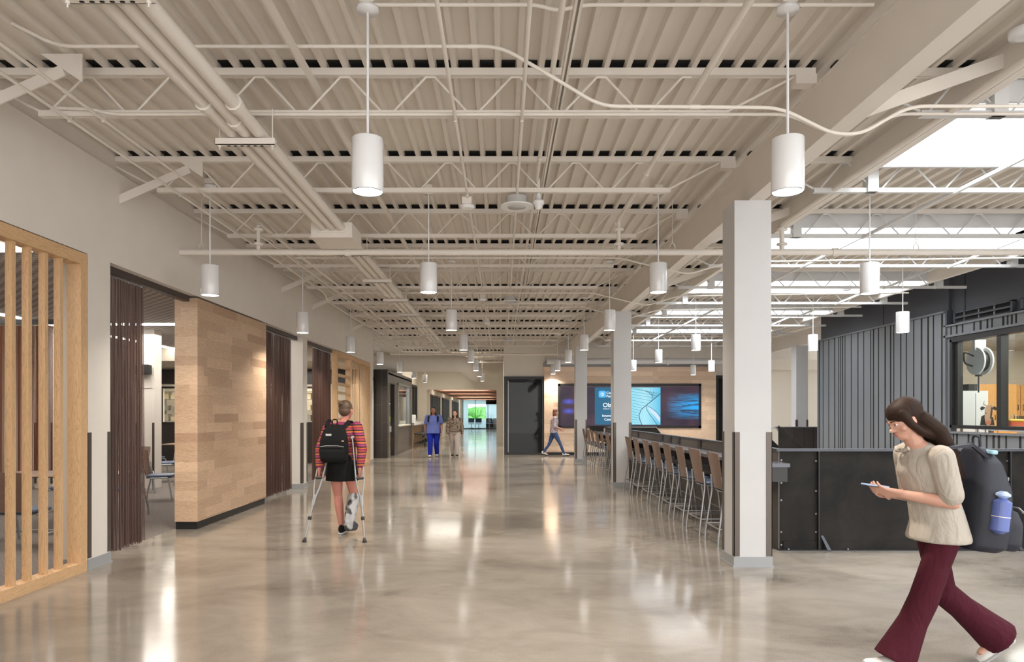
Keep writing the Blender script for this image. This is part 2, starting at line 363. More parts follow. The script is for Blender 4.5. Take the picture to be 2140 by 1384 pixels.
for i, (y0, y1) in enumerate(((11.8, 13.35), (10.05, 11.6), (8.3, 9.85))):
    t = thing('louver_vent', f'slotted dark grey louver above the workshop window, {ORD[i]} from the far end', 'vent', (XR+.11, (y0+y1)/2, 3.24), 0, 'louvers above the workshop window')
    h = (y1-y0)/2; m = MB(); m.box(-.06, .01, -h, h, 0, .02); m.box(-.06, .01, -h, h, .19, .21); m.box(-.06, .01, -h, -h+.05, 0, .21); m.box(-.06, .01, h-.05, h, 0, .21); m.build('frame', M_seamdark, t)
    MB().box(-.005, .005, -h+.05, h-.05, .02, .19).build('backing', M_dark, t)
    for z in (.088,): MB().box(-.055, -.01, -h+.05, h-.05, z, z+.035).build('blade', M_seamdark, t)
    for y in (-.3, .1, .5): MB().box(-.03, -.006, y, y+.02, .02, .19).build('post', M_greym, t)
# workshop window
t = thing('window_1', 'long black framed workshop window in the dark cladding', 'window', (XR, 10.6, 1.24)); t['kind'] = 'structure'
m = MB(); y0, y1 = WY0-10.6, WY1-10.6; H = WZ1-WZ0
m.box(-.02, .14, y0, y1, -.02, .045); m.box(-.02, .14, y0, y1, H-.045, H+.05)
for yy in (y1-.06, y0): m.box(-.02, .14, yy, yy+.06, 0, H)
for yy in (12.0-10.6, 10.55-10.6, 9.1-10.6): m.box(0, .13, yy, yy+.11, 0, H)
m.box(.04, .14, y1-.15, y1-.06, 0, H)
m.build('frame', M_black, t); MB().box(.07, .076, y0, y1, .03, H-.03).build('pane', M_glass, t)
# workshop interior
m = MB(); m.box(15, 15.1, 3.9, YE, 0, 4.2); m.box(XR+.2, 15, 17.6, 17.7, 0, 3.3); m.box(XR+.2, 15, 3.9, 4, 0, 3.3); struct(m.build('wall_workshop', M_cream))
M_acou = mat('acoustic_panel', (.55, .51, .46), .8); av = mapped(M_acou, (3, .4, 1)); setc(M_acou, ramp(M_acou, noise(M_acou, av, 9, 4), [(.4, (.42, .39, .35)), (.6, (.62, .58, .53))]))
m = MB(); m.box(XR+.2, 15, 4, 17.7, 3.1, 3.2); struct(m.build('ceiling_workshop', M_acou))
M_strip = mat('strip_light', (1, 1, 1), .5, emit=(1, .97, .92), es=9)
tag(MB().box(9.75, 9.82, 5, 17, 3.06, 3.1).build('strip_light', M_strip), 'slim linear light on the workshop ceiling behind the window', 'light')
area('workshop_fill', (11.6, 11, 3.04), 4.5, 10, 210, (1, .93, .82))  # broad area light added under the ceiling to brighten the workshop
# back wall group at the end of the atrium (y 25.2)
YB = 25.2
m = MB(); m.box(.07, 13, YB+.1, YB+.3, 0, 4.3); m.box(.07, 1.55, YB, YB+.1, 2.86, 4.25); m.box(.07, .2, YB+.31, 35.49, 0, 4.3); m.box(.071, .2, YB+.001, YB+.099, 0, 2.86)
struct(m.build('wall_back', M_wall))
o = MB().box(1.535, 7.78, YB-.12, YB+.1, .1, 3.21).build('wall_timber', M_ashback); struct(o)
struct(MB().box(1.535, 7.78, YB-.1, YB+.1, 0, .1).build('baseboard_timber', M_blackbase))
struct(MB().box(1.5, 7.78, YB-.05, YB+.1, 3.21, 3.36).build('trim_2', M_greym))
# black glass door unit
M_bglass = mat('dark_reflective_glass', (.012, .013, .015), .03, spec=.2)
t = thing('door_1', 'tall black framed dark glass door left of the timber screen wall', 'door', (.8, YB, 0)); t['kind'] = 'structure'
m = MB(); m.box(-.72, -.58, -.06, .06, 0, 2.86); m.box(.66, .73, -.06, .06, 0, 2.86); m.box(-.58, .66, -.06, .06, 2.76, 2.86); m.box(-.58, .66, -.06, .06, 0, .07); m.build('frame', M_black, t)
MB().box(-.58, .66, -.015, 0, .07, 2.76).build('pane', M_bglass, t); MB().box(-.585, -.56, -.05, -.02, .1, 2.7).build('edge_strip', M_alu, t)
t = thing('door_2', 'narrow dark glass door right of the timber screen wall', 'door', (8.35, YB, 0)); t['kind'] = 'structure'
m = MB(); m.box(-.55, -.45, -.06, .1, 0, 2.9); m.box(.5, .6, -.06, .1, 0, 2.9); m.box(-.45, .5, -.06, .1, 2.8, 2.9); m.box(-.45, .5, -.06, .1, 0, .07); m.build('frame', M_black, t)
MB().box(-.45, .5, 0, .012, .07, 2.8).build('pane', M_bglass, t)
# cream wall behind far column
struct(MB().box(9.0, 13, 23.8, 24, 0, 3.3).build('wall_far_right', M_cream)); struct(MB().box(9.0, 13, 23.5, 24, 3.0, 3.35).build('trim_3', M_cream))
# far corridor
m = MB(); YF = 35.5
m.box(-8, -3.86, YF, YF+.2, 0, 4.3); m.box(-3.86, -.28, YF, YF+.2, 2.74, 4.3); m.box(-.28, .069, YF, YF+.2, 0, 4.3)
m.box(-4.4, -4.28, 29.6, YF, 2.9, 3.9); m.box(-4.4, -4.28, 29.6, YF, 0, 1.2); m.box(-4.4, -4.28, 34.6, YF, 1.2, 2.9)
m.box(-.28, -.1, YF+.21, 69, 0, 3.1)
for y0, y1 in ((YF+.22, 37.2), (42.8, 44.4), (50.2, 53), (61, 69)): m.box(-4.06, -3.86, y0, y1, .9, 2.55)
m.box(-4.06, -3.861, YF+.21, 69, 0, .9); m.box(-4.06, -3.861, YF+.21, 69, 2.55, 3.1)
struct(m.build('wall_far', M_cream))
m = MB(); m.box(-4.1, -.1, YF+.2, 68.2, 3.05, 3.15); m.box(-6, 3, 68.21, 76, 3.051, 3.15); struct(m.build('ceiling_far', M_cream))
m = MB(); m.box(-6, 2, 69, 76, -.25, 0); struct(m.build('floor_far', M_floor))
for i, (y0, y1) in enumerate(((37.2, 42.8), (44.4, 50.2), (53, 61))):
    t = thing(f'window_{i+2}', f'dark framed corridor window, {ORD[i]} on the far left wall', 'window', (-3.9, (y0+y1)/2, .9)); t['kind'] = 'structure'
    h = (y1-y0)/2; m = MB(); n = 5
    for k in range(n+1): yy = -h+(2*h-.12)*k/n; m.box(-.05, .08, yy, yy+.12, 0, 1.65)
    m.box(-.05, .08, -h, h, 0, .08); m.box(-.05, .08, -h, h, 1.57, 1.65); m.build('frame', M_black, t); MB().box(-.02, -.01, -h, h, .05, 1.6).build('pane', M_glass, t)
t = thing('window_5', 'dark framed window behind the white counter past the dark tiled wall', 'window', (-4.3, 32.1, 1.2)); t['kind'] = 'structure'
m = MB()
for yy in (-2.5, -1.6, -.6, .4, 1.4, 2.38): m.box(-.05, .06, yy, yy+.12, 0, 1.7)
m.box(-.05, .06, -2.5, 2.5, 0, .09); m.box(-.05, .06, -2.5, 2.5, 1.6, 1.7); m.build('frame', M_black, t); MB().box(-.02, -.01, -2.5, 2.5, .05, 1.65).build('pane', M_glass, t)
struct(MB().box(-6.5, -6.4, 29.6, 62, 0, 4.2).build('wall_behind_windows', M_cream))
M_red = wood('red_baffle', (.33, .17, .115), (.27, .13, .09), 'u')
for i in range(13):
    y = 36.6+i*2.2
    tag(MB().box(-3.84, -.3, y, y+.12, 2.78, 3.04).build('ceiling_baffle', M_red), f'red timber ceiling baffle over the far corridor, {ORD[i]} from its opening', 'baffle', 'timber baffles over the far corridor')
for y in (38.8, 45.5, 54, 63):
    area('far_lamp', (-2.1, y, 3.0), 2.6, .5, 42, (1, .93, .84))
# glass room at the very end
M_teal = mat('teal_glass', (1, 1, 1)); M_teal = glass('teal_glass_', (.66, .80, .84))
t = thing('glass_partition', 'full height bluish glass partition at the end of the far corridor', 'partition', (-2.1, 68, 0)); t['kind'] = 'structure'
MB().box(-1.75, 1.8, 0, .012, .05, 2.9).build('pane', M_teal, t)
m = MB()
for x in (-1.76, -.55, .7, 1.74): m.box(x, x+.05, -.04, .04, 0, 2.95)
m.box(-1.76, 1.8, -.04, .04, 0, .07); m.box(-1.76, 1.8, -.04, .04, 2.85, 2.95); m.build('frame', M_black, t)
m = MB(); Y2 = 73.5
for a in ((-6, -3.6, 0, 3.1), (-1.7, .0, 0, 3.1), (1.6, 3, 0, 3.1), (-3.6, 1.6, 0, .9), (-3.6, 1.6, 2.5, 3.1)): m.box(a[0], a[1], Y2, Y2+.2, a[2], a[3])
struct(m.build('wall_end', M_white))
M_green = mat('hedge_leaves', (.10, .30, .06), .8); gv = mapped(M_green); setc(M_green, ramp(M_green, noise(M_green, gv, 6, 6), [(.35, (.12, .34, .05)), (.65, (.35, .62, .18))]))
m = MB(); rr_ = random.Random(5)
for k in range(40): m.ell((rr_.uniform(-6, 5), rr_.uniform(79, 81), rr_.uniform(.3, 2.0)), 1, .7, .8, n=10, m=6)
tag(m.build('hedge', M_green), 'sunlit green hedge seen through the end window', 'hedge')
area('end_room_lamp', (-2, 71, 2.9), 3, 3, 75, (.75, .9, 1))
# ================================================================== ROOF JOISTS
def joist(x0, x1, y, side, k):
    lab = f'painted steel bar joist {side}, ' + ('running just behind the camera' if k < 0 else f'{ORD[k]} in view going away')
    t = thing('bar_joist', lab, 'joist', ((x0+x1)/2, y, 3.8), 0, 'bar joists '+side)
    h = (x1-x0)/2; zt = 4.17-3.8; zb = zt-.37; c = (x0+x1)/2
    MB().box(-h, h, -.03, -.004, zt-.055, zt).box(-h, h, .004, .03, zt-.055, zt).build('top_chord', M_steel, t)
    M_c = M_steel if side.startswith('over') else M_white
    b0, b1 = -h+.67, h-.67
    if side.startswith('in'): b1 = h-.1
    MB().box(b0, b1, -.025, -.004, zb, zb+.045).box(b0, b1, .004, .025, zb, zb+.045).build('bottom_chord', M_c, t)
    m = MB(); p = .663; a = .107-c if side.startswith('over') else -h+1.0
    k0 = math.ceil((b0-a)/p); pts = []
    x = a+k0*p
    m.tube([(-h+.12, 0, zt-.04), (b0+.05, 0, zb+.02)], .011, 6)
    if not side.startswith('in'): m.tube([(h-.12, 0, zt-.04), (b1-.05, 0, zb+.02)], .011, 6)
    pts = [(b0+.05, 0, zb+.02)]
    while x < b1-.1:
        pts += [(x-.035, 0, zt-.06), (x+.035, 0, zt-.06)]
        if x+p/2 < b1: pts += [(x+p/2-.03, 0, zb+.025), (x+p/2+.03, 0, zb+.025)]
        x += p
    m.tube(pts, .0105, 6, smooth=False); m.build('web_rod', M_c, t)
    if side.startswith('over'):
        MB().box(-h, h, .034, .05, zt+.003, zt+.046).box(-h, h, -.055, .034, zt+.0405, zt+.0455).build('dark_gap_strip', M_dark, t)  # dark strips put in for shade and unpainted deck in the gaps over the joist
        MB().box(h-.16, h, -.05, .05, zt-.13, zt-.056).build('bearing_seat', M_steel, t)
    else:
        MB().box(-h, 3.7-c, .034, .05, zt+.003, zt+.046).box(-h, 3.7-c, -.055, .034, zt+.0405, zt+.0455).build('dark_gap_strip', M_dark, t)
        for xx in (3.84, 8.02): MB().box(xx-c-.055, xx-c+.055, -.05, .05, zb+.0, zt-.05).build('stub_post', M_white, t)
jy = [5.35+1.83*k for k in range(-3, 11)]
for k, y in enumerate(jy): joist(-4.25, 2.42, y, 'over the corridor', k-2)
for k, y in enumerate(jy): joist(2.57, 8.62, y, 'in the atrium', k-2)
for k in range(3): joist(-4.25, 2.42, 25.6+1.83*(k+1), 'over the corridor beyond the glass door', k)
# sloping braces between chords in the atrium
for i in range(11):
    y = jy[2]+1.83*i
    if y > 22: continue
    for xx in (4.7, 7.0):
        a, b_ = ((xx, y+1.83, 3.8), (xx+.65, y, 4.14)) if i % 2 == 0 or True else None
        tag(MB().bar(a, b_, .035, .035).build('bridging_brace', M_white), f'thin white bridging angle between atrium joists, bay {ORD[i]} away, '+('left' if xx < 5 else 'right')+' of the pair', 'brace', 'bridging between the atrium joists')
# flange braces at the left wall and beside the girder
for i, y in enumerate((5.1, 7.15, 12.4, 14.4, 18.2)):
    t = thing('wall_brace', f'flat sloped steel brace from the left wall to the deck, {ORD[i]} going away', 'brace', (XL, y, 3.68), 0, 'braces on top of the left wall')
    MB().bar((-.1, 0, .0), (.72, 0, .36), .012, .085).build('flat_bar', M_steel, t); MB().prism([(.55, .48), (.86, .48), (.86, .27)], -.004, .004).build('gusset', M_steel, t)
for i, y in enumerate((5.0, 8.7, 12.3)):
    tag(MB().bar((2.58, y, 3.68), (3.75, y, 4.1), .012, .1).build('girder_brace', M_steel), f'flat sloped brace right of the girder, {ORD[i]} going away', 'brace')
# ================================================================== CONDUITS AND PIPES
def arc_path(pts, r=.12, n=5):
    pts = [Vector(p) for p in pts]; out = [pts[0]]
    for i in range(1, len(pts)-1):
        a = pts[i-1]-pts[i]; c = pts[i+1]-pts[i]; q = min(r, a.length*.45, c.length*.45); p0 = pts[i]+a.normalized()*q; p1 = pts[i]+c.normalized()*q
        for k in range(n+1):
            t = k/n; out.append(p0*(1-t)**2+pts[i]*2*t*(1-t)+p1*t*t)
    return out+[pts[-1]]
def pipe(name, pts, r, label, cat='pipe', m_=None, group=None, r2=.12, coup=(), clamps=()):
    o = MB().tube(arc_path(pts, r2), r, 10).build(name, m_ or M_steel); tag(o, label, cat, group)
    for p, d in coup:
        p = Vector(p); d = Vector(d).normalized(); MB().tube([p-d*.035, p+d*.035], r*1.28, 10).build('coupling', m_ or M_steel, o)
    for p in clamps:
        MB().box(p[0]-.012, p[0]+.012, p[1]-.012, p[1]+.012, p[2]-r-.006, p[2]+r+.02).build('clamp', M_steel, o)
    return o
Y_ = (0, 1, 0); X_ = (1, 0, 0)
ZB = CH+2.28
pipe('conduit', [(-3.09, -2, ZB), (-3.09, 20.9, ZB)], .0135, 'slim painted conduit along the left wall, the one further from the wall', 'conduit', coup=[((-3.09, 4.9, ZB), Y_), ((-3.09, 8.4, ZB), Y_)], clamps=[(-3.09, y, ZB) for y in jy[1:8]])
pipe('conduit', [(-3.35, -2, ZB), (-3.35, 13, ZB), (-3.35, 13.3, ZB-.12), (-3.35, 15.5, ZB-.12), (-3.35, 20.9, ZB)], .0135, 'slim painted conduit closest to the left wall', 'conduit', clamps=[(-3.35, y, ZB) for y in jy[1:7]])
pipe('conduit', [(-.36, -2, ZB), (-.36, 24, ZB)], .0135, 'painted conduit running to the smoke detector in mid ceiling', 'conduit', coup=[((-.36, 3.2, ZB), Y_)], clamps=[(-.36, y, ZB) for y in jy[1:8]])
pipe('conduit', [(.155, -2, ZB), (.155, 24, ZB)], .0135, 'painted conduit running to the round ceiling speakers', 'conduit', coup=[((.155, 2.9, ZB), Y_)], clamps=[(.155, y, ZB) for y in jy[1:8]])
pipe('conduit', [(.36, -2, CH+2.44), (.36, 25, CH+2.44)], .02, 'painted conduit beside the long strut channel', 'conduit', coup=[((.36, 6.6, CH+2.44), Y_)])
o = MB().box(-.024, -.02, -13.5, 13.5, -.02, .02).box(.02, .024, -13.5, 13.5, -.02, .02).box(-.024, .024, -13.5, 13.5, .018, .022).box(-.024, -.008, -13.5, 13.5, -.022, -.018).box(.008, .024, -13.5, 13.5, -.022, -.018).build('strut_channel', M_steel, None, (.455, 11.5, CH+2.45)); tag(o, 'long painted strut channel along the middle of the ceiling', 'channel')
o = MB().box(-.02, .02, -13, 13, -.016, .016).build('strut_channel', M_steel, None, (-1.42, 11.5, CH+2.5)); tag(o, 'painted angle channel right of the three big conduits', 'channel')
pipe('sprinkler_pipe', [(1.44, -2, CH+2.40), (1.44, 8.5, CH+2.40), (1.44, 8.5, CH+2.0)], .024, 'sprinkler branch pipe along the ceiling near the girder, dropping onto the main', 'pipe', coup=[((1.44, 6.9, CH+2.4), Y_)], r2=.06)
pipe('sprinkler_pipe', [(1.44, 8.7, CH+2.40), (1.44, 24.5, CH+2.40)], .02, 'sprinkler branch pipe continuing past the main towards the glass door')
pipe('sprinkler_pipe', [(-3.0, 8.5, CH+2.0), (-3.0, 8.5, CH+2.35), (-3.0, 20, CH+2.35)], .024, 'sprinkler branch pipe rising from the main near the left wall', r2=.06)
pipe('sprinkler_pipe', [(3.45, -2, CH+2.33), (3.45, 8.5, CH+2.33), (3.45, 8.5, CH+2.0)], .03, 'sprinkler branch pipe right of the girder, dropping onto the main', r2=.06)
main = pipe('sprinkler_main', [(XL, 8.5, CH+1.99), (9, 8.5, CH+1.99)], .0385, 'thick painted sprinkler main crossing the corridor and the atrium', coup=[((-1.9, 8.5, CH+1.99), X_), ((4.1, 8.5, CH+1.99), X_)])
for x in (1.44, -3.0, 3.45):
    for z in (.08, .26): MB().lathe((x, 8.5), [(.03, CH+1.99+z), (.062, CH+1.99+z+.008), (.062, CH+1.99+z+.03), (.03, CH+1.99+z+.04)], 14).build('flange', M_steel, main)
for x in (-3.7, 2.1, 5.1):
    MB().tube([(x, 8.5, 4.15), (x, 8.5, CH+2.1)], .005, 6).build('hanger_rod', M_steel, main); MB().tube([(x-.04, 8.5, CH+2.0), (x-.03, 8.5, CH+2.07), (x, 8.5, CH+2.11), (x+.03, 8.5, CH+2.07), (x+.04, 8.5, CH+2.0)], .006, 6).build('hanger_ring', M_steel, main)
pipe('sprinkler_main', [(XL+.2, 23.2, CH+2.0), (2.2, 23.2, CH+2.0)], .035, 'second thick pipe crossing the far end of the corridor ceiling')
pipe('roof_drain_pipe', [(1.6, 24.6, CH+1.87), (9, 24.6, CH+1.87)], .11, 'large white pipe above the timber screen wall', m_=M_white, r2=.05, coup=[((3.0, 24.6, CH+1.87), X_), ((5.9, 24.6, CH+1.87), X_)])
# cross conduits
def zy(py, y): return CH+(HY-py)*y/F
def xx_(px, y): return (px-CX)*y/F
y = 4.75
pipe('conduit', [(xx_(-40, y), y, zy(20, y)), (xx_(0, y), y, zy(36, y)), (xx_(120, y), y, zy(97, y)), (xx_(1045, y), y, zy(97, y)), (xx_(1140, y), y, zy(152, y)), (xx_(1255, y), y, zy(222, y)), (xx_(1630, y), y, zy(225, y)), (xx_(1740, y), y, zy(280, y)), (xx_(1800, y), y, zy(280, y)), (xx_(1900, y), y, zy(222, y)), (8.2, y, zy(222, y))], .0125, 'conduit crossing the ceiling that steps down to the right and dips under the girder', 'conduit', coup=[((xx_(988, y), y, zy(97, y)), X_), ((xx_(1452, y), y, zy(223.6, y)), X_)])
y = 5.30
pipe('conduit', [(xx_(115, y), y, zy(226, y)), (xx_(190, y), y, zy(228, y)), (xx_(235, y), y, zy(239, y)), (xx_(1650, y), y, zy(239, y)), (xx_(1740, y), y, zy(282, y)), (xx_(1790, y), y, zy(282, y)), (xx_(1870, y), y, zy(238, y)), (8.3, y, zy(238, y))], .0125, 'conduit tied to the first joist that dips under the girder behind its neighbour', 'conduit', coup=[((xx_(1067, y), y, zy(239, y)), X_), ((xx_(1305, y), y, zy(239, y)), X_)])
y = 4.42
pipe('conduit', [(-.84, y, CH+2.62), (xx_(1120, y), y, CH+2.62), (xx_(1165, y), y, CH+2.58), (xx_(1220, y), y, CH+2.62), (2.38, y, CH+2.62)], .0125, 'conduit feeding the two nearest pendants along the deck', 'conduit')
for i, yy in enumerate((10.0, 12.9, 14.6)):
    pipe('conduit', [(-3.0, yy, CH+2.26), (1.7, yy, CH+2.26), (2.1, yy, CH+2.16), (2.7, yy, CH+2.02), (3.3, yy, CH+2.2), (7.6, yy, CH+2.26)], .012, f'thin cross conduit dipping under the girder further back, {ORD[i]} of three', 'conduit')
# three big conduits on trapeze hangers
BX = (-2.045, -1.942, -1.84); BZ = CH+2.05+.035+.048
for i, x in enumerate(BX):
    pipe('large_conduit', [(x, -2, BZ), (x, 24.5, BZ)], .047, ['left', 'middle', 'right'][i]+' one of the three thick parallel conduits on the ceiling', 'conduit', group='thick parallel conduits', coup=[((x, 4.75+(.28 if i == 1 else 0), BZ), Y_), ((x, 12.2, BZ), Y_)])
for k, y in enumerate(jy[1:]):
    yy = y-.12
    if k == 3: continue
    t = thing('trapeze_hanger', f'slotted trapeze bracket carrying the thick conduits, {ORD[k]} from the camera', 'bracket', (-1.94, yy, CH+2.032), 0, 'trapeze brackets')
    m = MB(); m.box(-.225, .225, -.02, .02, 0, .006).box(-.225, .225, -.02, -.016, 0, .052).box(-.225, .225, .016, .02, 0, .052); m.build('channel', M_steel, t)
    for s in range(6): MB().bevbox(-.13+s*.05-.012, -.13+s*.05+.012, -.007, .007, -.0015, .0, .006).build('slot', M_dark, t)
    for sx in (-.2, .2): MB().tube([(sx, 0, -.03), (sx, 0, .28)], .005, 6).build('rod', M_steel, t); MB().tube([(sx, 0, -.012), (sx, 0, 0)], .012, 6).build('nut', M_steel, t)
o = MB().box(-.235, .235, -.26, .26, 0, .17).build('pull_box', M_steel, None, (-1.95, 8.15, CH+2.02)); tag(o, 'large painted pull box where the thick conduits enter', 'box')
MB().box(-.245, .245, -.27, .27, -.006, .0).build('cover', M_steel, o); MB().box(-.15, .15, -.275, -.262, .05, .13).build('plate', M_steel, o)
# ceiling devices
def lathe_at(prof, name, m_, parent, n=28): return MB().lathe((0, 0), prof, n).build(name, m_, parent)
for i, y in enumerate((7.25, 13.4, 20.6)):
    t = thing('ceiling_speaker', f'round white ceiling speaker hung on conduit, {ORD[i]} going away', 'speaker', (.155, y, CH+2.17), 0, 'round ceiling speakers')
    lathe_at([(.172, .0), (.178, .012), (.12, .03), (.115, .03), (.115, .105), (.02, .11)], 'housing', M_pend, t)
    lathe_at([(.001, -.004), (.095, -.002), (.097, .004)], 'grille', M_greyl if 'M_greyl' in globals() else mat('speaker_grille', (.45, .45, .45), .6), t)
for i, y in enumerate((7.3, 13.2, 16.6)):
    t = thing('detector', f'white ceiling detector on a square box, {ORD[i]} going away', 'detector', (-.37, y, CH+2.17), 0, 'ceiling detectors')
    lathe_at([(.06, .0), (.082, .012), (.084, .03), (.05, .04)], 'head', M_pend, t); MB().box(-.05, .05, -.05, .05, .04, .115).build('junction_box', M_steel, t)
t = thing('sensor', 'small white domed sensor beside the first ceiling speaker', 'sensor', (.38, 7.2, CH+2.13)); lathe_at([(.02, 0), (.038, .02), (.042, .05), (.06, .055), (.062, .09), (.03, .1), (.025, .16)], 'body', M_pend, t); MB().tube([(0, 0, .15), (0, 0, .33)], .02, 8).build('stem', M_steel, t)
t = thing('detector', 'white round device on the deck in the top right corner', 'detector', (3.45, 4.55, 3.98)); lathe_at([(.05, 0), (.09, .01), (.1, .05), (.06, .07)], 'head', M_pend, t)
t = thing('detector', 'white round device on the conduit left of the dark clad wall', 'detector', (6.6, 13.2, 3.86)); lathe_at([(.05, 0), (.07, .01), (.1, .1), (.1, .12)], 'head', M_pend, t)
# ================================================================== PENDANTS
def pendant_proto(ex=0):
    t = thing('pendant_lamp', 'x', 'pendant lamp')
    MB().lathe((0, 0), [(.093, .003), (.1, .0), (.101, .002), (.101, .336), (.098, .34), (.004, .341)], 40, False).build('shade', M_pend, t)
    MB().lathe((0, 0), [(.0985, -.001), (.0985, .0), (.091, .006), (.091, -.001)], 32, False).build('rim', M_black, t)
    l = MB().lathe((0, 0), [(.001, .004), (.093, .004), (.093, .006), (.001, .006)], 32).build('lens', M_lens, t)
    MB().tube([(0, 0, .34), (0, 0, 1.17+ex)], .009, 8).build('stem', M_pend, t)
    MB().lathe((0, 0), [(.004, 1.15+ex), (.07, 1.155+ex), (.072, 1.18+ex), (.03, 1.2+ex)], 24).build('canopy', M_pend, t)
    MB().box(-.045, .045, -.045, .045, 1.195+ex, 1.252+ex).build('junction_box', M_steel, t)
    L_ = bpy.data.lights.new('lamp_glow', 'AREA'); L_.shape = 'DISK'; L_.size = .17; L_.energy = 14; L_.color = (1, .90, .78); L_.spread = math.radians(130)
    o = bpy.data.objects.new('lamp_glow', L_); COL.objects.link(o); o.parent = t; o.location = (0, 0, -.004)
    return t
PP = pendant_proto(); PP2 = pendant_proto(.07); used = [False, False]
def pendant(x, y, z, label, group):
    k = 0 if z > 2.9 else 1; Q = (PP, PP2)[k]
    o = Q if not used[k] else copy_tree(Q); used[k] = True
    o.location = (x, y, z); o['label'] = label; o['group'] = group; return o
ZP = CH+1.42
for i in range(8):
    y = 4.42+3.66*i
    pendant(-.86, y, ZP, f'white cylinder pendant in the row left of the corridor centre, {ORD[i]} going away', 'pendants left of the corridor centre')
for i in range(7):
    y = 4.42+3.66*i if i < 6 else 25.0-.25
    pendant(1.83, y, ZP, f'white cylinder pendant in the row beside the girder, {ORD[i]} going away', 'pendants beside the girder')
for i in range(7):
    y = 7.87+3.66*i
    pendant(-3.33, y, ZP-.07, f'white cylinder pendant in the row by the left wall, {ORD[i]} going away', 'pendants by the left wall')
for i, y in enumerate((7.75, 11.25, 14.7, 18.2, 21.7)):
    pendant(4.13, y, CH+1.35, f'white cylinder pendant in the left row of the atrium, {ORD[i]} going away', 'pendants in the left atrium row')
for i, y in enumerate((11.45, 14.75, 18.3, 21.9, 24.0)):
    pendant(6.65, y, CH+1.35, f'white cylinder pendant in the right row of the atrium, {ORD[i]} going away', 'pendants in the right atrium row')
# round duct at the far left
t = thing('round_duct', 'big round white painted air duct over the dark tiled wall', 'duct', (-3, 25.2, CH+1.83))
MB().tube(arc_path([(-8, 0, 0), (1.6, 0, 0), (1.6, 9.5, 0)], .55, 8), .30, 24).build('tube', M_steel, t)
for x in (-3.3, -1.6, .9): MB().tube([(x, 0, 0), (x+.04, 0, 0)], .308, 24).build('joint_ring', M_steel, t)
for x in (-2.9, -.4): MB().tube([(x, 0, .3), (x, 0, .88)], .006, 6).build('hanger', M_steel, t)
area('far_hall_fill', (-2.2, 31.5, 3.9), 2.5, 4, 60, (1, .93, .82))  # added area fill to brighten the far hall, no fitting modelled
# ================================================================== LEFT WALL: SCREENS, CURTAINS, TIMBER BLOCK
def slat_screen(y0, y1, label, ys_, rung=False, dp=.085):
    t = thing('slat_screen', label, 'screen', (XL, (y0+y1)/2, 0)); c = (y0+y1)/2
    MB().box(-.125, .004, y0-c, y0-c+.10, 0, 3.02).build('stile', M_slat, t); MB().box(-.125, .004, y1-c-.10, y1-c, 0, 3.02).build('stile', M_slat, t)
    MB().box(-.125, .004, y0-c+.1, y1-c-.1, 2.91, 3.02).build('top_rail', M_rail, t); MB().box(-.125, .004, y0-c+.1, y1-c-.1, 0, .095).build('bottom_rail', M_rail, t)
    if rung:
        n = 12
        for k in range(n):
            z = .3+k*.215; MB().bar((-.06, y0-c+.1, z), (-.06, y1-c-.1, z), .11, .055).build('louver', M_rail, t)
    else:
        for y in ys_: MB().box(-dp, -.028, y-c, y-c+.045, .095, 2.91).build('slat', M_slat, t)
    return t
slat_screen(3.1, 6.585, 'golden maple slat screen with upright slats at the left edge', [y for y in [5.41-.205*k for k in range(10, 0, -1)] if y > 3.25]+[5.41, 5.615, 5.81, 6.02, 6.225])
slat_screen(16.55, 18.1, 'golden maple frame with horizontal louvers beyond the third curtain', [], True)
slat_screen(18.1, 20.76, 'golden maple slat screen beside the far white pier', [18.32+.19*k for k in range(13)], dp=.045)
def curtain(y0, y1, x, label, tr0, tr1, amp=.035):
    t = thing('chain_curtain', label, 'curtain', (x, (y0+y1)/2, 0)); c = (y0+y1)/2
    o = MB(); rnd2 = random.Random(int(y0*10))
    n = int((y1-y0)/.0052); ph = 0
    wob = [rnd2.uniform(.7, 1.3) for _ in range(60)]
    for k in range(n):
        f = k/n; y = y0-c+(y1-y0)*f; a = f*(y1-y0)/.062*2*PI
        xo = amp*math.sin(a)*wob[int(a/(2*PI)) % 60]; yo = .012*math.sin(2*a)
        fl = .02*math.sin(f*9)
        o.tube([(xo*.7, y+yo, 2.93), (xo, y+yo, 1.6), (xo*1.15+fl*.4, y+yo, .06+.01*math.sin(a*.7))], .0033, 4, cap=False, smooth=False)
    fo = o.build('fabric', M_curt, t)
    MB().box(-.04, .04, tr0-c, tr1-c, 2.955, 3.03).build('track', mat('track_brown', (.05, .035, .032), .4), t)
    g = MB()
    for k in range(int((y1-y0)/.03)): yy = y0-c+.03*k; g.box(-.003, .003, yy, yy+.006, 2.925, 2.957)
    g.build('hooks', M_alu, t)
    return t
curtain(6.99, 7.86, -4.09, 'bronze chain curtain gathered beside the first white pier', 6.98, 8.95)
curtain(11.55, 13.35, -4.1, 'bronze chain curtain between the timber block and the second pier', 11.5, 13.7)
curtain(14.95, 16.45, -4.1, 'bronze chain curtain beside the louvered maple frame', 14.04, 16.5)
# timber block
t = thing('timber_block', 'freestanding wall block clad in pale ash planks on a black base', 'wall block', (XL-.13, 10.25, 0)); t['kind'] = 'thing'
MB().box(-.15, .145, -1.31, 1.29, .1, 3.0).build('plank_cladding', M_ash, t); MB().box(-.145, .13, -1.29, 1.27, 0, .1).build('black_base', M_blackbase, t)
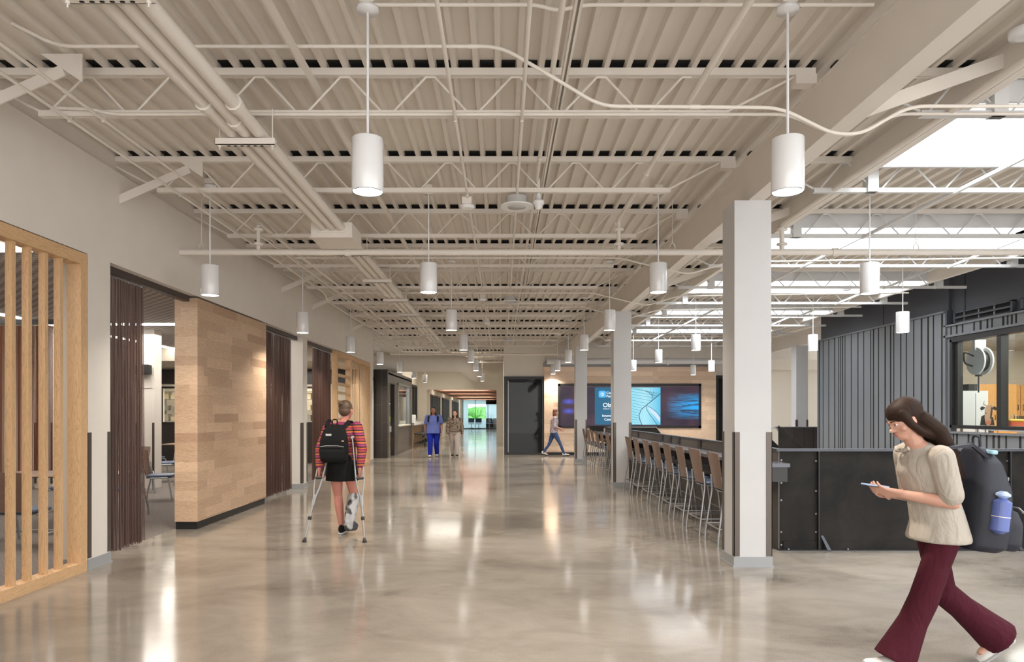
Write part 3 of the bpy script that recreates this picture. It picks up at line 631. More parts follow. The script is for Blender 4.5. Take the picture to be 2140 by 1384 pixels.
# ================================================================== DINING ROOM
m = MB(); m.box(-12.5, -4.28, -1, 18, 3.22, 3.35); m.box(-12.5, -4.28, 17.9, 18, 2.87, 3.35); m.box(-12.5, -4.28, 18, 20.9, 2.87, 3.0); struct(m.build('ceiling_dining', M_cream))
M_perf = mat('perforated_panel', (.5, .48, .45), .7); pv = mapped(M_perf, (12, 12, 12)); nt, N, L, b = nodes(M_perf); ck = N.new('ShaderNodeTexChecker'); ck.inputs['Scale'].default_value = 1.0; L.new(pv, ck.inputs[0]); ck.inputs[1].default_value = (.30, .27, .26, 1); ck.inputs[2].default_value = (.60, .57, .54, 1); L.new(ck.outputs[0], b.inputs['Base Color'])
tag(MB().box(-8.4, -4.5, 13.1, 17.8, 3.19, 3.218).build('acoustic_panel', M_perf), 'perforated acoustic ceiling panel in the dining room', 'ceiling panel')
tag(MB().box(-8.4, -4.5, 7.2, 12.9, 3.19, 3.218).build('acoustic_panel', M_perf), 'perforated acoustic panel nearer the maple slat screen', 'ceiling panel')
for i, a in enumerate(((-8.45, -4.5, 12.97, 13.03), (-8.53, -8.47, 7, 17.9), (-8.45, -4.5, 7.06, 7.12))):
    tag(MB().box(a[0], a[1], a[2], a[3], 3.17, 3.2).build('strip_light', M_strip), ['linear ceiling light crossing the dining room', 'linear ceiling light running deep into the dining room', 'linear ceiling light near the maple slat screen'][i], 'light')
area('dining_fill', (-6.6, 5.5, 3.1), 3, 5, 75, (1, .92, .83)); area('dining_fill', (-6.6, 14.5, 3.1), 3.4, 5, 80, (1, .92, .83)); area('kitchen_lamp', (-7.5, 19.5, 2.8), 4, 1.2, 40, (1, .93, .8))  # dining area lights added below the strip lights as broad fill
m = MB(); m.box(-12.5, -4.3, 20.8, 20.95, 0, 1.22); m.box(-12.5, -4.3, 20.8, 20.95, 2.3, 3.9)
for a in ((-12.5, -10.25), (-5.5, -4.3)): m.box(a[0], a[1], 20.8, 20.95, 1.22, 2.3)
m.box(-12.6, -12.5, -3, 24, 0, 3.9); m.box(-12.5, -4, -1.1, -1, 0, 3.9); m.box(-12.5, -4.3, 23.0, 23.1, 0, 3.9)
struct(m.build('wall_dining', M_cream)); struct(MB().box(-12.5, -4.3, 20.95, 23.1, 2.6, 2.7).build('ceiling_kitchen', M_white))
area('kitchen_lamp', (-7.5, 22, 2.55), 6, 1.2, 60, (1, .9, .7))
o = MB().box(-10.3, -4.35, 20.755, 20.795, 2.4, 2.84).build('fascia_board', M_tile); tag(o, 'dark fascia board above the kitchen hatch', 'board')
t = thing('hatch_frame', 'black framed kitchen serving hatch at the back of the dining room', 'hatch', (-7.85, 20.76, 1.18)); m = MB(); m.box(-2.45, 2.5, -.04, .02, 0, .07); m.box(-2.45, 2.5, -.04, .02, 1.08, 1.14)
for x in (-2.45, -.1, 2.4): m.box(x, x+.1, -.04, .02, 0, 1.14)
m.build('frame', M_black, t); MB().box(-2.4, 2.45, -.03, .02, -1.15, 0).build('lower_panel', M_tile, t)
for i, (x, z) in enumerate(((-10.5, 0), (-9.2, .0), (-7.9, 0), (-6.5, .0), (-5.3, 0))):
    t = thing('kitchen_rack', f'steel kitchen rack with equipment behind the hatch, {ORD[i]} from the left', 'rack', (x, 22.3, 0), 0, 'kitchen racks')
    for sx in (-.45, .45): MB().box(sx-.015, sx+.015, -.2, .2, 0, 2.3).build('upright', M_alu, t)
    for z in (1.25, 1.6, 1.95, 2.2): MB().box(-.45, .45, -.2, .2, z, z+.02).build('shelf', M_alu, t)
    rk = random.Random(i)
    for z in (1.27, 1.62, 1.97):
        for xx in (-.33, -.05, .25): MB().box(xx-.1, xx+.1, -.12, .12, z, z+rk.uniform(.1, .24)).build('container', mat(rk.choice(['steel_pan', 'cream_box', 'grey_box']), rk.choice([(.5, .48, .42), (.7, .62, .45), (.35, .33, .3)]), .4), t)
# inner columns
for i, (x, y) in enumerate(((-7.16, 14.0), (-9.2, 14.0))):
    t = thing('column', ['white dining room column with a black speaker on it', 'second white dining room column, further from the corridor'][i], 'column', (x, y, 0)); t['kind'] = 'structure'
    MB().box(-.18, .18, -.15, .15, 0, 3.22).build('shaft', M_wall, t)
    for sx in (-1, 1):
        g = MB(); g.box(sx*.186, sx*.14, -.156, -.15, .1, 1.32); g.build('corner_guard', M_guard, t)
t = thing('wall_speaker', 'black speaker on the white dining room column', 'speaker', (-7.14, 13.75, 2.28)); MB().bevbox(-.14, .14, -.1, .07, 0, .2, .03).build('cabinet', M_black, t)
tag(MB().box(-7.3, -7.02, 13.83, 13.849, 2.02, 2.24).build('access_panel', M_wall), 'small flush panel under the black speaker', 'panel')
t = thing('pendant_lamp', 'short white cylinder lamp in front of the dark kitchen fascia', 'pendant lamp', (-8.45, 18.6, 2.45)); MB().lathe((0, 0), [(.1, 0), (.1, .34), (.01, .345)]).build('shade', M_pend, t); MB().tube([(0, 0, .34), (0, 0, .45)], .01).build('stem', M_pend, t)
# back drape seen through the slats
t = thing('chain_curtain', 'reddish brown chain curtain deep in the dining room behind the slat screen', 'curtain', (-7.95, 11.2, 0)); o = MB(); M_rc = mat('copper_chain', (.26, .10, .055), .45, metal=.2)
for k in range(120): xx = -.85+k*.013; o.tube([(xx, .03*math.sin(k*.55), 2.93), (xx, .035*math.sin(k*.55), .5)], .0062, 4, cap=False, smooth=False)
o.build('fabric', M_rc, t); MB().box(-.95, .85, -.04, .04, 2.95, 3.03).build('track', M_black, t)
# ================================================================== CHAIRS AND TABLES
def seat_family(kind, sh, bh, w, top):
    """ply back, padded seat, tapering tube legs. faces +y; origin on the floor under the seat"""
    t = thing(kind, 'x', 'bar stool' if sh > .55 else 'chair')
    hw = w/2
    m = MB(); rows = []                                   # cushioned seat
    for z, ins in ((sh-.045, .02), (sh-.03, .0), (sh-.012, 0), (sh, .03)):
        r = []
        for k in range(24):
            a = 2*PI*k/24; ca, sa = math.cos(a), math.sin(a); p = .32
            r.append(((hw-ins-.01)*math.copysign(abs(ca)**p, ca), (.21-ins)*math.copysign(abs(sa)**p, sa), z))
        rows.append(r)
    m.loft(rows); m.build('seat', M_seat, t)
    m = MB(); m.loft([[(x*.98, y*.98, z) for x, y, z in [(q[0], q[1], sh-.06) for q in rows[1]]], [(q[0], q[1], sh-.046) for q in rows[1]]], smooth=False); m.build('seat_pan', M_alu, t)
    rows = []; m = MB(); nx = 9; nz = 7                   # curved ply back, wide at the top
    b0 = sh-.02
    for off in (0, .011):
        g = []
        for j in range(nz):
            f = j/(nz-1); z = b0+(bh-b0)*f; ww = (.138+.078*min(1, f*1.15))*(w/.45)
            if j == nz-1: ww *= .985
            g.append([(-ww+2*ww*i/(nx-1), -.20-off-.075*f-.035*(1-((i-(nx-1)/2)/((nx-1)/2))**2), z+(.012*(1-abs(i-(nx-1)/2)/((nx-1)/2)) if j == nz-1 else 0)) for i in range(nx)])
        rows.append(g)
    A, B = rows
    m.sheet(A); m.sheet([r[::-1] for r in B])
    per = [(0, i) for i in range(nx)]+[(j, nx-1) for j in range(1, nz)]+[(nz-1, i) for i in range(nx-2, -1, -1)]+[(j, 0) for j in range(nz-2, 0, -1)]
    n = len(per); m.add([A[j][i] for j, i in per]+[B[j][i] for j, i in per], [(k, (k+1) % n, (k+1) % n+n, k+n) for k in range(n)])
    m.build('backrest', M_ply, t)
    for s in (-1, 1):
        x = s*(hw+.005)
        m = MB(); m.tube(arc_path([(x*.93, -.232, sh+.10), (x, -.215, sh-.04), (x*1.13, -.285, .10), (x*1.13, -.30, 0)], .05), [.013]*1+[.013]*12+[.011], 8) if False else m.tube(arc_path([(x*.93, -.235, sh+.12), (x, -.215, sh-.04), (x*1.12, -.29, .10), (x*1.12, -.295, 0)], .05), .0125, 8)
        m.build('leg', M_alu, t)
        m = MB(); m.tube(arc_path([(x, -.12, sh-.055), (x, .17, sh-.055), (x*1.08, .235, 0)], .04), .0125, 8); m.build('leg', M_alu, t)
    if sh > .55:
        z = .20; x = (hw+.005)*1.10
        for a, b in (((-x, -.283, z), (x, -.283, z)), ((-x, .215, z+.04), (x, .215, z+.04)), ((-x, -.28, z), (-x, .215, z)), ((x, -.28, z), (x, .215, z))):
            MB().tube([a, b], .009, 8).build('footrest', M_alu, t)
    return t
STOOL = seat_family('bar_stool', .66, 1.05, .46, 0); CHAIR = seat_family('dining_chair', .45, .86, .47, 0)
su = [False]; cu = [False]
def place(P, flag, x, y, rz, label, group):
    o = P if not flag[0] else copy_tree(P); flag[0] = True
    o.location = (x, y, 0); o.rotation_euler.z = rz; o['label'] = label; o['group'] = group; return o
for i, y in enumerate((7.99, 8.78, 9.5, 10.25, 11.0, 11.75, 12.6, 13.4)):
    place(STOOL, su, 2.72, y, -PI/2+(.04 if i % 3 == 1 else -.02), f'brown backed bar stool between the first two columns, {ORD[i]} from the camera', 'bar stools between the first two columns')
for i, y in enumerate((15.2, 16.05, 16.95, 17.85, 18.75, 19.65, 20.6)):
    place(STOOL, su, 2.72, y, -PI/2+(.03 if i % 2 else -.03), f'brown backed bar stool beyond the second column, {ORD[i]} going away', 'bar stools beyond the second column')
ch = [(-5.95, 12.05, -1.35, 'brown backed chair seen whole in the gap left of the timber block'), (-5.35, 12.9, 2.9, 'brown backed chair facing its neighbour across the table behind the timber block gap'),
      (-6.5, 14.6, -.3, 'brown backed chair beyond the nearest dining table'), (-7.4, 15.2, 2.0, 'brown backed chair by the dining column'), (-8.2, 18.2, -1.8, 'brown backed chair in front of the kitchen hatch'), (-7.6, 18.6, 1.2, 'brown backed chair pulled close to the kitchen hatch'),
      (-5.35, 7.7, 0.0, 'brown backed chair behind the maple slats, nearer one'), (-6.0, 8.0, .2, 'brown backed chair behind the maple slats at the photo edge'), (-5.55, 10.0, 3.1, 'brown backed chair across the table behind the maple slats'), (-6.3, 10.1, 3.0, 'brown backed chair by the reddish curtain'), (-5.1, 15.6, 2.4, 'brown backed chair visible past the second pier'), (-6.2, 17.2, -1.0, 'brown backed chair further past the second pier'), (-6.9, 13.1, -2.6, 'brown backed chair just behind the one in the gap left of the timber block'), (-7.3, 16.9, .4, 'brown backed chair between the dining column and the kitchen hatch'), (-8.6, 17.0, -.5, 'brown backed chair left of the table near the kitchen hatch'), (-9.2, 20.1, 2.9, 'brown backed chair against the dark panel under the kitchen hatch')]
for x, y, r, lab in ch: place(CHAIR, cu, x, y, r, lab, 'dining chairs')
def table(x, y, lab, w=.9, d=.75):
    t = thing('dining_table', lab, 'table', (x, y, 0), 0, 'dining tables')
    MB().bevbox(-w/2, w/2, -d/2, d/2, .72, .75, .03).build('tabletop', M_table, t); MB().tube([(0, 0, .03), (0, 0, .72)], .035, 12).build('column', M_greym, t)
    MB().bar((-w*.42, 0, .015), (w*.42, 0, .015), .06, .03).bar((0, -d*.42, .015), (0, d*.42, .015), .06, .03).build('foot', M_greym, t)
table(-5.1, 12.3, 'brown dining table beside the timber block gap'); table(-6.9, 16.2, 'brown dining table by the dining column'); table(-8.0, 17.4, 'brown dining table near the kitchen hatch'); table(-5.6, 8.75, 'brown dining table behind the maple slat screen', 1.5); table(-5.6, 16.6, 'brown dining table past the second pier')
# ================================================================== BAR COUNTER AND STEEL GUARD
GX = 3.04
t = thing('bar_counter', 'long dark steel bar counter with a raised back along the columns', 'counter', (2.85, 14.3, 0))
MB().box(-.2, .19, -7.02, 6.6, .935, .975).build('worktop', mat('counter_top', (.10, .105, .12), .22, metal=.3), t)
for y in (-7.0, -5.2, -3.4, -1.6, .2, 2.0, 3.8, 5.6): MB().box(-.12, .17, y, y+.012, .78, .935).build('bracket', M_black, t)
MB().box(-.02, 0, -7.0, 6.6, .72, .8).build('apron', M_black, t)
for i, y in enumerate((15.4, 13.1, 12.45, 11.85, 10.6, 9.35, 8.95, 8.55, 17.6, 18.5)):
    o = MB().box(-.012, .0, -.09, .09, -.055, .055).build('power_box', M_black, None, (GX-.001, y, 1.04)); tag(o, f'small black socket box above the bar counter, {ORD[i]} listed from the second column', 'socket box', 'socket boxes above the bar counter')
PB = [15.4, 13.1, 12.45, 11.85, 10.6, 9.35, 8.95, 8.55, 17.6, 18.5]
srt = sorted(PB)
for o in COL.objects:
    if o.get('category') == 'socket box': o['label'] = f'small black socket box above the bar counter, {ORD[srt.index(min(srt, key=lambda q: abs(q-o.location.y)))]} from the camera'
GH = 1.116
t = thing('steel_guard', 'blackened steel guard wall behind the bar counter along the stairwell', 'guard', (GX, 14, 0))
MB().box(0, .012, -6.41, 6.3, -.05, GH-.02).build('plate', mat('brown_grey_steel', (.10, .088, .08), .4), t); MB().box(-.02, .05, -6.41, 6.3, GH-.02, GH).build('cap_rail', mat('cap_rail', (.07, .075, .09), .35, metal=.4), t)
for y in (-5, -3, -1, 1, 3, 5): MB().box(.012, .05, y, y+.01, 0, GH-.02).build('stiffener', M_blacksteel, t)
t = thing('steel_guard', 'blackened steel guard wall facing the camera behind the front walker', 'guard', (GX, 7.59, 0))
xs = [0.0, 0.44, 2.54, 4.64, 5.64]
for k in range(4): MB().box(xs[k]+.012, xs[k+1]-.012, 0, .012, .0, GH-.03).build('plate', M_blacksteel, t)
MB().box(-.03, 5.66, -.03, .035, GH-.028, GH).build('cap_rail', mat('cap_rail', (.07, .075, .09), .35, metal=.4), t)
MB().box(0, 5.64, -.05, .06, 0, .012).build('floor_flange', M_black, t)
for k in range(4): MB().box(xs[k]+.05, xs[k+1]-.02, -.012, -.002, .012, .1).build('skirt', M_blacksteel, t)
for x in xs[1:4]:
    MB().box(x-.014, x-.004, -.04, .02, .012, GH-.028).build('post', M_black, t); MB().box(x+.004, x+.014, -.03, .02, .012, GH-.028).build('post', M_blacksteel, t)
    MB().add([(x+.02, -.012, .16), (x+.05, -.012, .16), (x+.11, -.07, .012), (x+.07, -.07, .012), (x+.02, -.006, .16), (x+.05, -.006, .16), (x+.11, -.06, .012), (x+.07, -.06, .012)], [(0, 1, 2, 3), (7, 6, 5, 4), (0, 4, 5, 1), (1, 5, 6, 2), (2, 6, 7, 3), (3, 7, 4, 0)]).build('gusset', mat('cap_rail', (.07, .075, .09), .35), t)
M_bolt = mat('bolt', (.2, .2, .2), .35, metal=.8)
def bolt(x, z, y=-.004): MB().tube([(x, y+.004, z), (x, y-.006, z)], .011, 6).build('bolt', M_bolt, t)
for z in (.06, .2, .55, .74, .81, .99): bolt(.03, z)
for x in xs[1:4]:
    for z in (.2, .4, .65, .98): bolt(x-.028, z)
for x in (.1, .75, 1.6, 2.3, 2.9, 4.0): MB().tube([(x, -.03, .012), (x, -.03, .024)], .012, 6).build('bolt', M_alu, t)
t = thing('steel_guard', 'blackened steel guard with a slanted end below the video wall, far end of the stairwell', 'guard', (GX, 20.3, 0))
MB().prism([(0, 0), (0, GH), (1.5, GH), (1.9, .55), (1.9, 0)], 0, .014).build('plate', M_blacksteel, t); MB().box(0, 1.5, -.02, .03, GH-.02, GH).build('cap_rail', M_greym, t); MB().bar((1.5, 0, GH-.01), (1.9, 0, .55), .05, .02).build('slanted_rail', M_greym, t)
for x in (.5, 1.0): MB().box(x, x+.008, -.006, 0, 0, GH-.02).build('seam', M_dark, t)
t = thing('steel_guard', 'dark panelled guard with a slanted end below the far white column', 'guard', (8.1, 20.45, 0)); M_gb = mat('brown_steel', (.05, .040, .036), .45)
MB().prism([(0, GH), (1.3, GH), (1.3, 0), (.85, 0)], 0, .014).build('plate', M_gb, t); MB().box(0, 1.3, -.02, .03, GH-.02, GH).build('cap_rail', M_greym, t); MB().bar((0, 0, GH-.01), (.85, 0, 0), .05, .02).build('slanted_rail', M_greym, t)
for x in (.55, .85, 1.12): MB().box(x, x+.008, -.006, 0, .1, GH-.02).build('seam', M_dark, t)
# stair going down in the well
t = thing('stair_flight', 'dark steel stair flight going down into the stairwell', 'stairs', (6.2, 17.6, 0))
for yy in (-.75, .75): MB().prism([(.0, .0+1.0), (2.2, -1.0+.55), (2.2, -1.75), (0, -.25)] if False else [(.55, 1.22), (2.3, -.45), (2.3, -1.5), (.55, -.3)], yy-.01, yy+.01).build('stringer', M_blacksteel, t)
for k in range(9): MB().box(.6+k*.2, .84+k*.2, -.74, .74, -.19*k-.1, -.19*k-.06).build('tread', M_greym, t)
MB().tube(arc_path([(.15, -.7, 1.16), (.5, -.7, 1.16), (2.2, -.7, -.5)], .06), .018, 8).build('handrail', M_alu, t)
MB().box(-3.1, .6, -.76, .76, -.14, -.02).build('landing', M_blacksteel, t)
# lectern like steel end of the far counter
o = MB().box(-.2, .19, -.15, .15, .975, 1.14).build('counter_end_box', M_blacksteel, None, (2.85, 20.75, 0)); tag(o, 'dark raised box at the far end of the bar counter', 'box')
# ================================================================== SCREEN
SYY = YB-.13
t = thing('video_wall', 'wide video wall screen set in the pale timber wall', 'screen', (4.66, SYY, 0))
def SX(px): return (px-CX)*SYY/F-4.66
def SZ(py): return CH+(HY-py)*SYY/F
m = MB(); x0, x1, z0, z1 = SX(1166), SX(1465), SZ(895), SZ(802)
m.box(x0, x1, -.03, .02, z0, z0+.09); m.box(x0, x1, -.03, .02, z1-.09, z1); m.box(x0, x0+.09, -.03, .02, z0, z1); m.box(x1-.09, x1, -.03, .02, z0, z1); m.build('frame', M_black, t)
M_scr = mat('screen_image', (0, 0, 0), .4); nt, N, L, b = nodes(M_scr)
tc = N.new('ShaderNodeTexCoord'); mp = N.new('ShaderNodeMapping'); L.new(tc.outputs['Generated'], mp.inputs[0]); mp.inputs['Scale'].default_value = (5, 1, 1.6)
sep = N.new('ShaderNodeSeparateXYZ'); L.new(tc.outputs['Generated'], sep.inputs[0])
mp2 = N.new('ShaderNodeMapping'); L.new(tc.outputs['Generated'], mp2.inputs[0]); mp2.inputs['Scale'].default_value = (2.2, 1, 7)
nn = noise(M_scr, mp2.outputs[0], 1.8, 3, .5, 1.5)
base = ramp(M_scr, noise(M_scr, mp.outputs[0], 1.2, 2), [(.3, (.018, .013, .03)), (.7, (.07, .035, .055))])
# blue streams: strongest at the far right and near the left, around mid height
def mth(op, a, bb=None):
    q = N.new('ShaderNodeMath'); q.operation = op; q.use_clamp = False
    for i, v in enumerate((a, bb)):
        if v is None: continue
        if isinstance(v, (int, float)): q.inputs[i].default_value = v
        else: L.new(v, q.inputs[i])
    return q.outputs[0]
dz = mth('ABSOLUTE', mth('SUBTRACT', sep.outputs[2], .5))
env = mth('MAXIMUM', mth('SUBTRACT', 1.0, mth('MULTIPLY', dz, 2.8)), 0)
rgt = mth('MAXIMUM', mth('MULTIPLY', mth('SUBTRACT', sep.outputs[0], .76), 8), 0)
lft = mth('MAXIMUM', mth('SUBTRACT', .75, mth('MULTIPLY', mth('ABSOLUTE', mth('SUBTRACT', sep.outputs[0], .06)), 14)), 0)
band = mth('ABSOLUTE', mth('SUBTRACT', dz, .12)); lb = mth('MAXIMUM', mth('SUBTRACT', 1, mth('MULTIPLY', band, 12)), 0)
st = mth('MULTIPLY', mth('MULTIPLY', env, rgt), ramp(M_scr, nn, [(.40, (.12, .12, .12)), (.55, (1, 1, 1)), (.7, (.25, .25, .25))]))
s2 = mth('MULTIPLY', lft, lb)
ec = mixc(M_scr, st, base, (.02, .38, .85)); ec = mixc(M_scr, s2, ec, (.10, .14, .85))
L.new(ec, b.inputs['Emission Color']); b.inputs['Emission Strength'].default_value = .5
MB().box(SX(1171), SX(1460), -.02, 0, SZ(891), SZ(808)).build('display', M_scr, t)
M_sb = mat('panel_blue', (0, 0, 0), .5, emit=(.02, .13, .24), es=.48)
MB().box(SX(1243), SX(1310), -.026, -.02, SZ(888), SZ(810)).build('slide', M_sb, t)
M_sc = mat('panel_cyan', (0, 0, 0), .5); nt, N, L, b = nodes(M_sc); tc = N.new('ShaderNodeTexCoord'); sp = N.new('ShaderNodeSeparateXYZ'); L.new(tc.outputs['Generated'], sp.inputs[0])
L.new(ramp(M_sc, sp.outputs[0], [(0, (.25, .72, .90)), (.55, (.42, .82, .95)), (1, (.10, .55, .82))]), b.inputs['Emission Color']); b.inputs['Emission Strength'].default_value = .44
MB().box(SX(1310), SX(1380), -.026, -.02, SZ(888), SZ(810)).build('slide', M_sc, t)
M_ln = mat('slide_lines', (.01, .05, .1), .5); M_ln2 = mat('slide_white', (0, 0, 0), .5, emit=(.95, .97, 1), es=.5); M_pl = mat('slide_pale', (0, 0, 0), .5, emit=(.62, .76, .93), es=.46)
def P3(px, py): return (SX(px), -.029, SZ(py))
c = [(1380, 823), (1368, 833), (1352, 846), (1340, 856), (1335, 868), (1337, 878), (1341, 888)]
m = MB(); m.tube([P3(*p) for p in c], .012, 5); m.tube([P3(*p) for p in ((1351, 848), (1351, 856), (1357, 866), (1366, 878), (1373, 888))], .009, 5); m.tube([P3(*p) for p in ((1352, 848), (1361, 853), (1371, 861), (1380, 871))], .007, 5)
m.build('bridge_arch', M_ln, t)
m = MB()
for k in range(14):
    f = k/13; a = (1310+(1 if k else 1), 812+66*f); i = min(int(f*6), 5); g = f*6-i; e = (c[i][0]*(1-g)+c[i+1][0]*g, c[i][1]*(1-g)+c[i+1][1]*g) if f < 1 else c[-1]
    m.tube([P3(1311, 811+76*f), P3(*e)], .004, 4)
for k in range(6): m.tube([P3(1322+9*k, 811), P3(1376-3*k, 825+3*k)], .0035, 4)
m.build('bridge_cables', M_ln, t)
m = MB(); m.prism([(SX(1353), SZ(850)), (SX(1362), SZ(855)), (SX(1372), SZ(863)), (SX(1379), SZ(873)), (SX(1379), SZ(884)), (SX(1368), SZ(870)), (SX(1358), SZ(860))], -.0285, -.026); m.build('bridge_deck', M_pl, t)
m = MB(); m.bevbox(0, .26, 0, .24, 0, .006, .05, 5); lg = m.build('logo_tile', mat('logo_blue', (0, 0, 0), .5, emit=(.10, .50, .92), es=.46), t); lg.location = (SX(1251), -.026, SZ(831)); lg.rotation_euler = (PI/2, 0, 0)
cx_, cz_ = SX(1251)+.13, SZ(831)+.12
m = MB()
for q in (-1, 1): m.tube([(cx_, -.036, cz_-.075), (cx_+q*.055, -.036, cz_-.01), (cx_+q*.052, -.036, cz_+.035), (cx_+q*.022, -.036, cz_+.05), (cx_, -.036, cz_+.02)], .008, 5)
m.tube([(cx_, -.036, cz_-.03), (cx_+.02, -.036, cz_-.0), (cx_, -.036, cz_+.02)], .007, 5); m.build('logo_mark', M_ln2, t)
def text(s, x, z, size, m_, y=-.03, align='LEFT', sp=1):
    cu_ = bpy.data.curves.new('lettering', 'FONT'); cu_.body = s; cu_.size = size; cu_.extrude = .001; cu_.align_x = align; cu_.space_character = sp; cu_.offset = size*.012
    o = bpy.data.objects.new('lettering', cu_); COL.objects.link(o); o.parent = t; o.location = (x, y, z); o.rotation_euler = (PI/2, 0, 0); cu_.materials.append(m_); return o
text('Career', SX(1267), SZ(823.6), .122, M_ln2); text('Pathways', SX(1267), SZ(830.6), .122, M_ln2)
text('Olathe', SX(1259.5), SZ(851), .22, M_ln2); text('PUBLIC SCHOOLS', SX(1260), SZ(856), .062, M_ln2, sp=1.25)
text('Innovation', SX(1258), SZ(871.5), .128, M_ln2); text('Campus', SX(1262.5), SZ(879.3), .128, M_ln2)
# ================================================================== FAR LEFT: TILED PAVILION
t = thing('tiled_pavilion', 'dark tiled kiosk wall beyond the end of the left wall', 'kiosk', (-3.86, 26.4, 0)); t['kind'] = 'thing'
M_t2 = mat('dark_tile_bricked', (.03, .026, .026), .32); nt, N, L, b = nodes(M_t2); tc = N.new('ShaderNodeTexCoord'); sp = N.new('ShaderNodeSeparateXYZ'); L.new(tc.outputs['Object'], sp.inputs[0]); ad = N.new('ShaderNodeMath'); L.new(sp.outputs[0], ad.inputs[0]); L.new(sp.outputs[1], ad.inputs[1]); cb2 = N.new('ShaderNodeCombineXYZ'); L.new(sp.outputs[2], cb2.inputs[0]); L.new(ad.outputs[0], cb2.inputs[1])
br = N.new('ShaderNodeTexBrick'); L.new(cb2.outputs[0], br.inputs[0]); br.inputs['Scale'].default_value = 1; br.inputs['Brick Width'].default_value = 1.2; br.inputs['Row Height'].default_value = .3; br.inputs['Mortar Size'].default_value = .006; br.inputs['Color1'].default_value = (.026, .022, .022, 1); br.inputs['Color2'].default_value = (.04, .033, .032, 1); br.inputs['Mortar'].default_value = (.11, .09, .08, 1); L.new(br.outputs[0], b.inputs['Base Color'])
M_t3 = mat('grey_tile', (.12, .10, .09), .4)
m = MB(); m.box(-4, 0, -3.1, -2.95, 0, 3.0); m.box(-.15, 0, -2.95, -2.75, 0, 3.0); m.box(-.15, 0, -2.75, -1.6, 2.55, 3.0); m.box(-.15, 0, -1.6, -.85, 0, 3); m.box(-.15, 0, -.85, 2.3, 2.65, 3.0); m.box(-.15, 0, 2.3, 3.2, 0, 3)
m.build('tiled_wall', M_t2, t); MB().box(-.15, 0, -.85, 2.3, 0, 1.02).build('lower_tile', M_t3, t)
MB().box(-.2, .06, -.9, 2.35, 1.02, 1.07).build('window_sill', M_cream, t)
m = MB(); m.box(-.1, .02, -.85, -.75, 1.07, 2.65); m.box(-.1, .02, 2.2, 2.3, 1.07, 2.65); m.box(-.1, .02, -.85, 2.3, 2.57, 2.65); m.build('window_trim', M_greym, t); MB().box(-.06, -.05, -.75, 2.2, 1.07, 2.57).build('pane', M_glass, t)
MB().box(-2.5, -2.4, -2.9, 3.2, 0, 3).build('inner_wall', M_cream, t); MB().box(-2.4, -.0, -3, 3.2, 2.85, 2.9).build('inner_ceiling', M_white, t)
t2 = thing('service_counter', 'small wooden counter with white top inside the kiosk doorway', 'counter', (-4.35, 24.3, 0)); MB().box(-.4, .35, -.2, .3, .1, .85).build('front', M_rail, t2); MB().box(-.45, .4, -.25, .35, .85, 1.05).build('top', M_white, t2)
for i in range(3):
    o = thing('display_stand', f'green and steel display stand inside the kiosk window, {ORD[i]}', 'stand', (-4.3, 26.0+.9*i, 0)); MB().tube([(0, 0, 0), (0, 0, 2.2)], .02).build('pole', M_alu, o)
    for z in (1.15, 1.5, 1.85): MB().bevbox(-.18, .18, -.22, .22, z, z+.03, .03).build('tier', M_greym, o)
    MB().bevbox(-.1, .1, -.14, .14, 1.18, 1.4, .03).build('green_box', mat('lime', (.35, .42, .05), .5), o)
area('kiosk_lamp', (-4.9, 26.8, 2.8), 1.2, 4.5, 60, (1, .95, .85))
t = thing('wall_counter', 'white topped counter along the far left wall under the dark window', 'counter', (-4.05, 32.4, 0)); MB().box(-.25, .28, -2.8, 3.0, 1.0, 1.12).build('worktop', M_white, t); MB().box(-.22, -.1, -2.8, 3.0, 0, 1.0).build('wood_panel', M_rail, t)
t = thing('drum', 'white cylindrical container on the far counter', 'container', (-4.1, 31.6, 1.12)); MB().lathe((0, 0), [(.15, 0), (.16, .02), (.16, .3), (.14, .33), (.01, .335)]).build('body', M_white, t)
def dstool(x, y, lab, rz=0, grp='dark stools at the far counter'):
    t = thing('counter_stool', lab, 'stool', (x, y, 0), rz, grp); MB().bevbox(-.2, .2, -.2, .2, .6, .66, .04).build('seat', M_black, t); MB().bevbox(-.19, .19, -.22, -.18, .72, 1.0, .015).build('backrest', mat('navy_plastic', (.035, .045, .075), .5), t)
    for s in (-1, 1):
        for q in (-1, 1): MB().tube([(s*.16, q*.16, .6), (s*.22, q*.22, 0)], .012, 6).build('leg', M_black, t)
    MB().tube([(-.2, -.2, .22), (.2, -.2, .22), (.2, .2, .22), (-.2, .2, .22), (-.2, -.2, .22)], .01, 6).build('footrest', M_black, t)
for i in range(7): dstool(-3.62, 30.1+.72*i, f'dark backed stool at the far counter, {ORD[i]} going away', PI/2)
for i, x in enumerate((-3.1, -2.35, -1.3, -.6)):
    t = thing('office_chair', f'dark chair behind the glass partition at the corridor end, {ORD[i]} from the left', 'chair', (x, 70, 0), 0, 'chairs behind the glass partition')
    MB().bevbox(-.3, .3, -.25, .25, .45, .52, .05).build('seat', mat('navy_plastic', (.035, .045, .075), .5), t); MB().bevbox(-.3, .3, -.3, -.24, .6, 1.05, .02).build('backrest', mat('navy_plastic', (.035, .045, .075), .5), t)
    for a in range(4): MB().tube([(0, 0, .08), (.28*math.cos(a*PI/2+.7), .28*math.sin(a*PI/2+.7), .03)], .02, 6).build('leg', M_black, t)
    MB().tube([(0, 0, .06), (0, 0, .46)], .025, 6).build('column', M_black, t)
o = MB().box(-3.4, -.2, 70.5, 71.1, .72, .76).build('long_table', M_white); tag(o, 'white long table in the glass room at the corridor end', 'table')
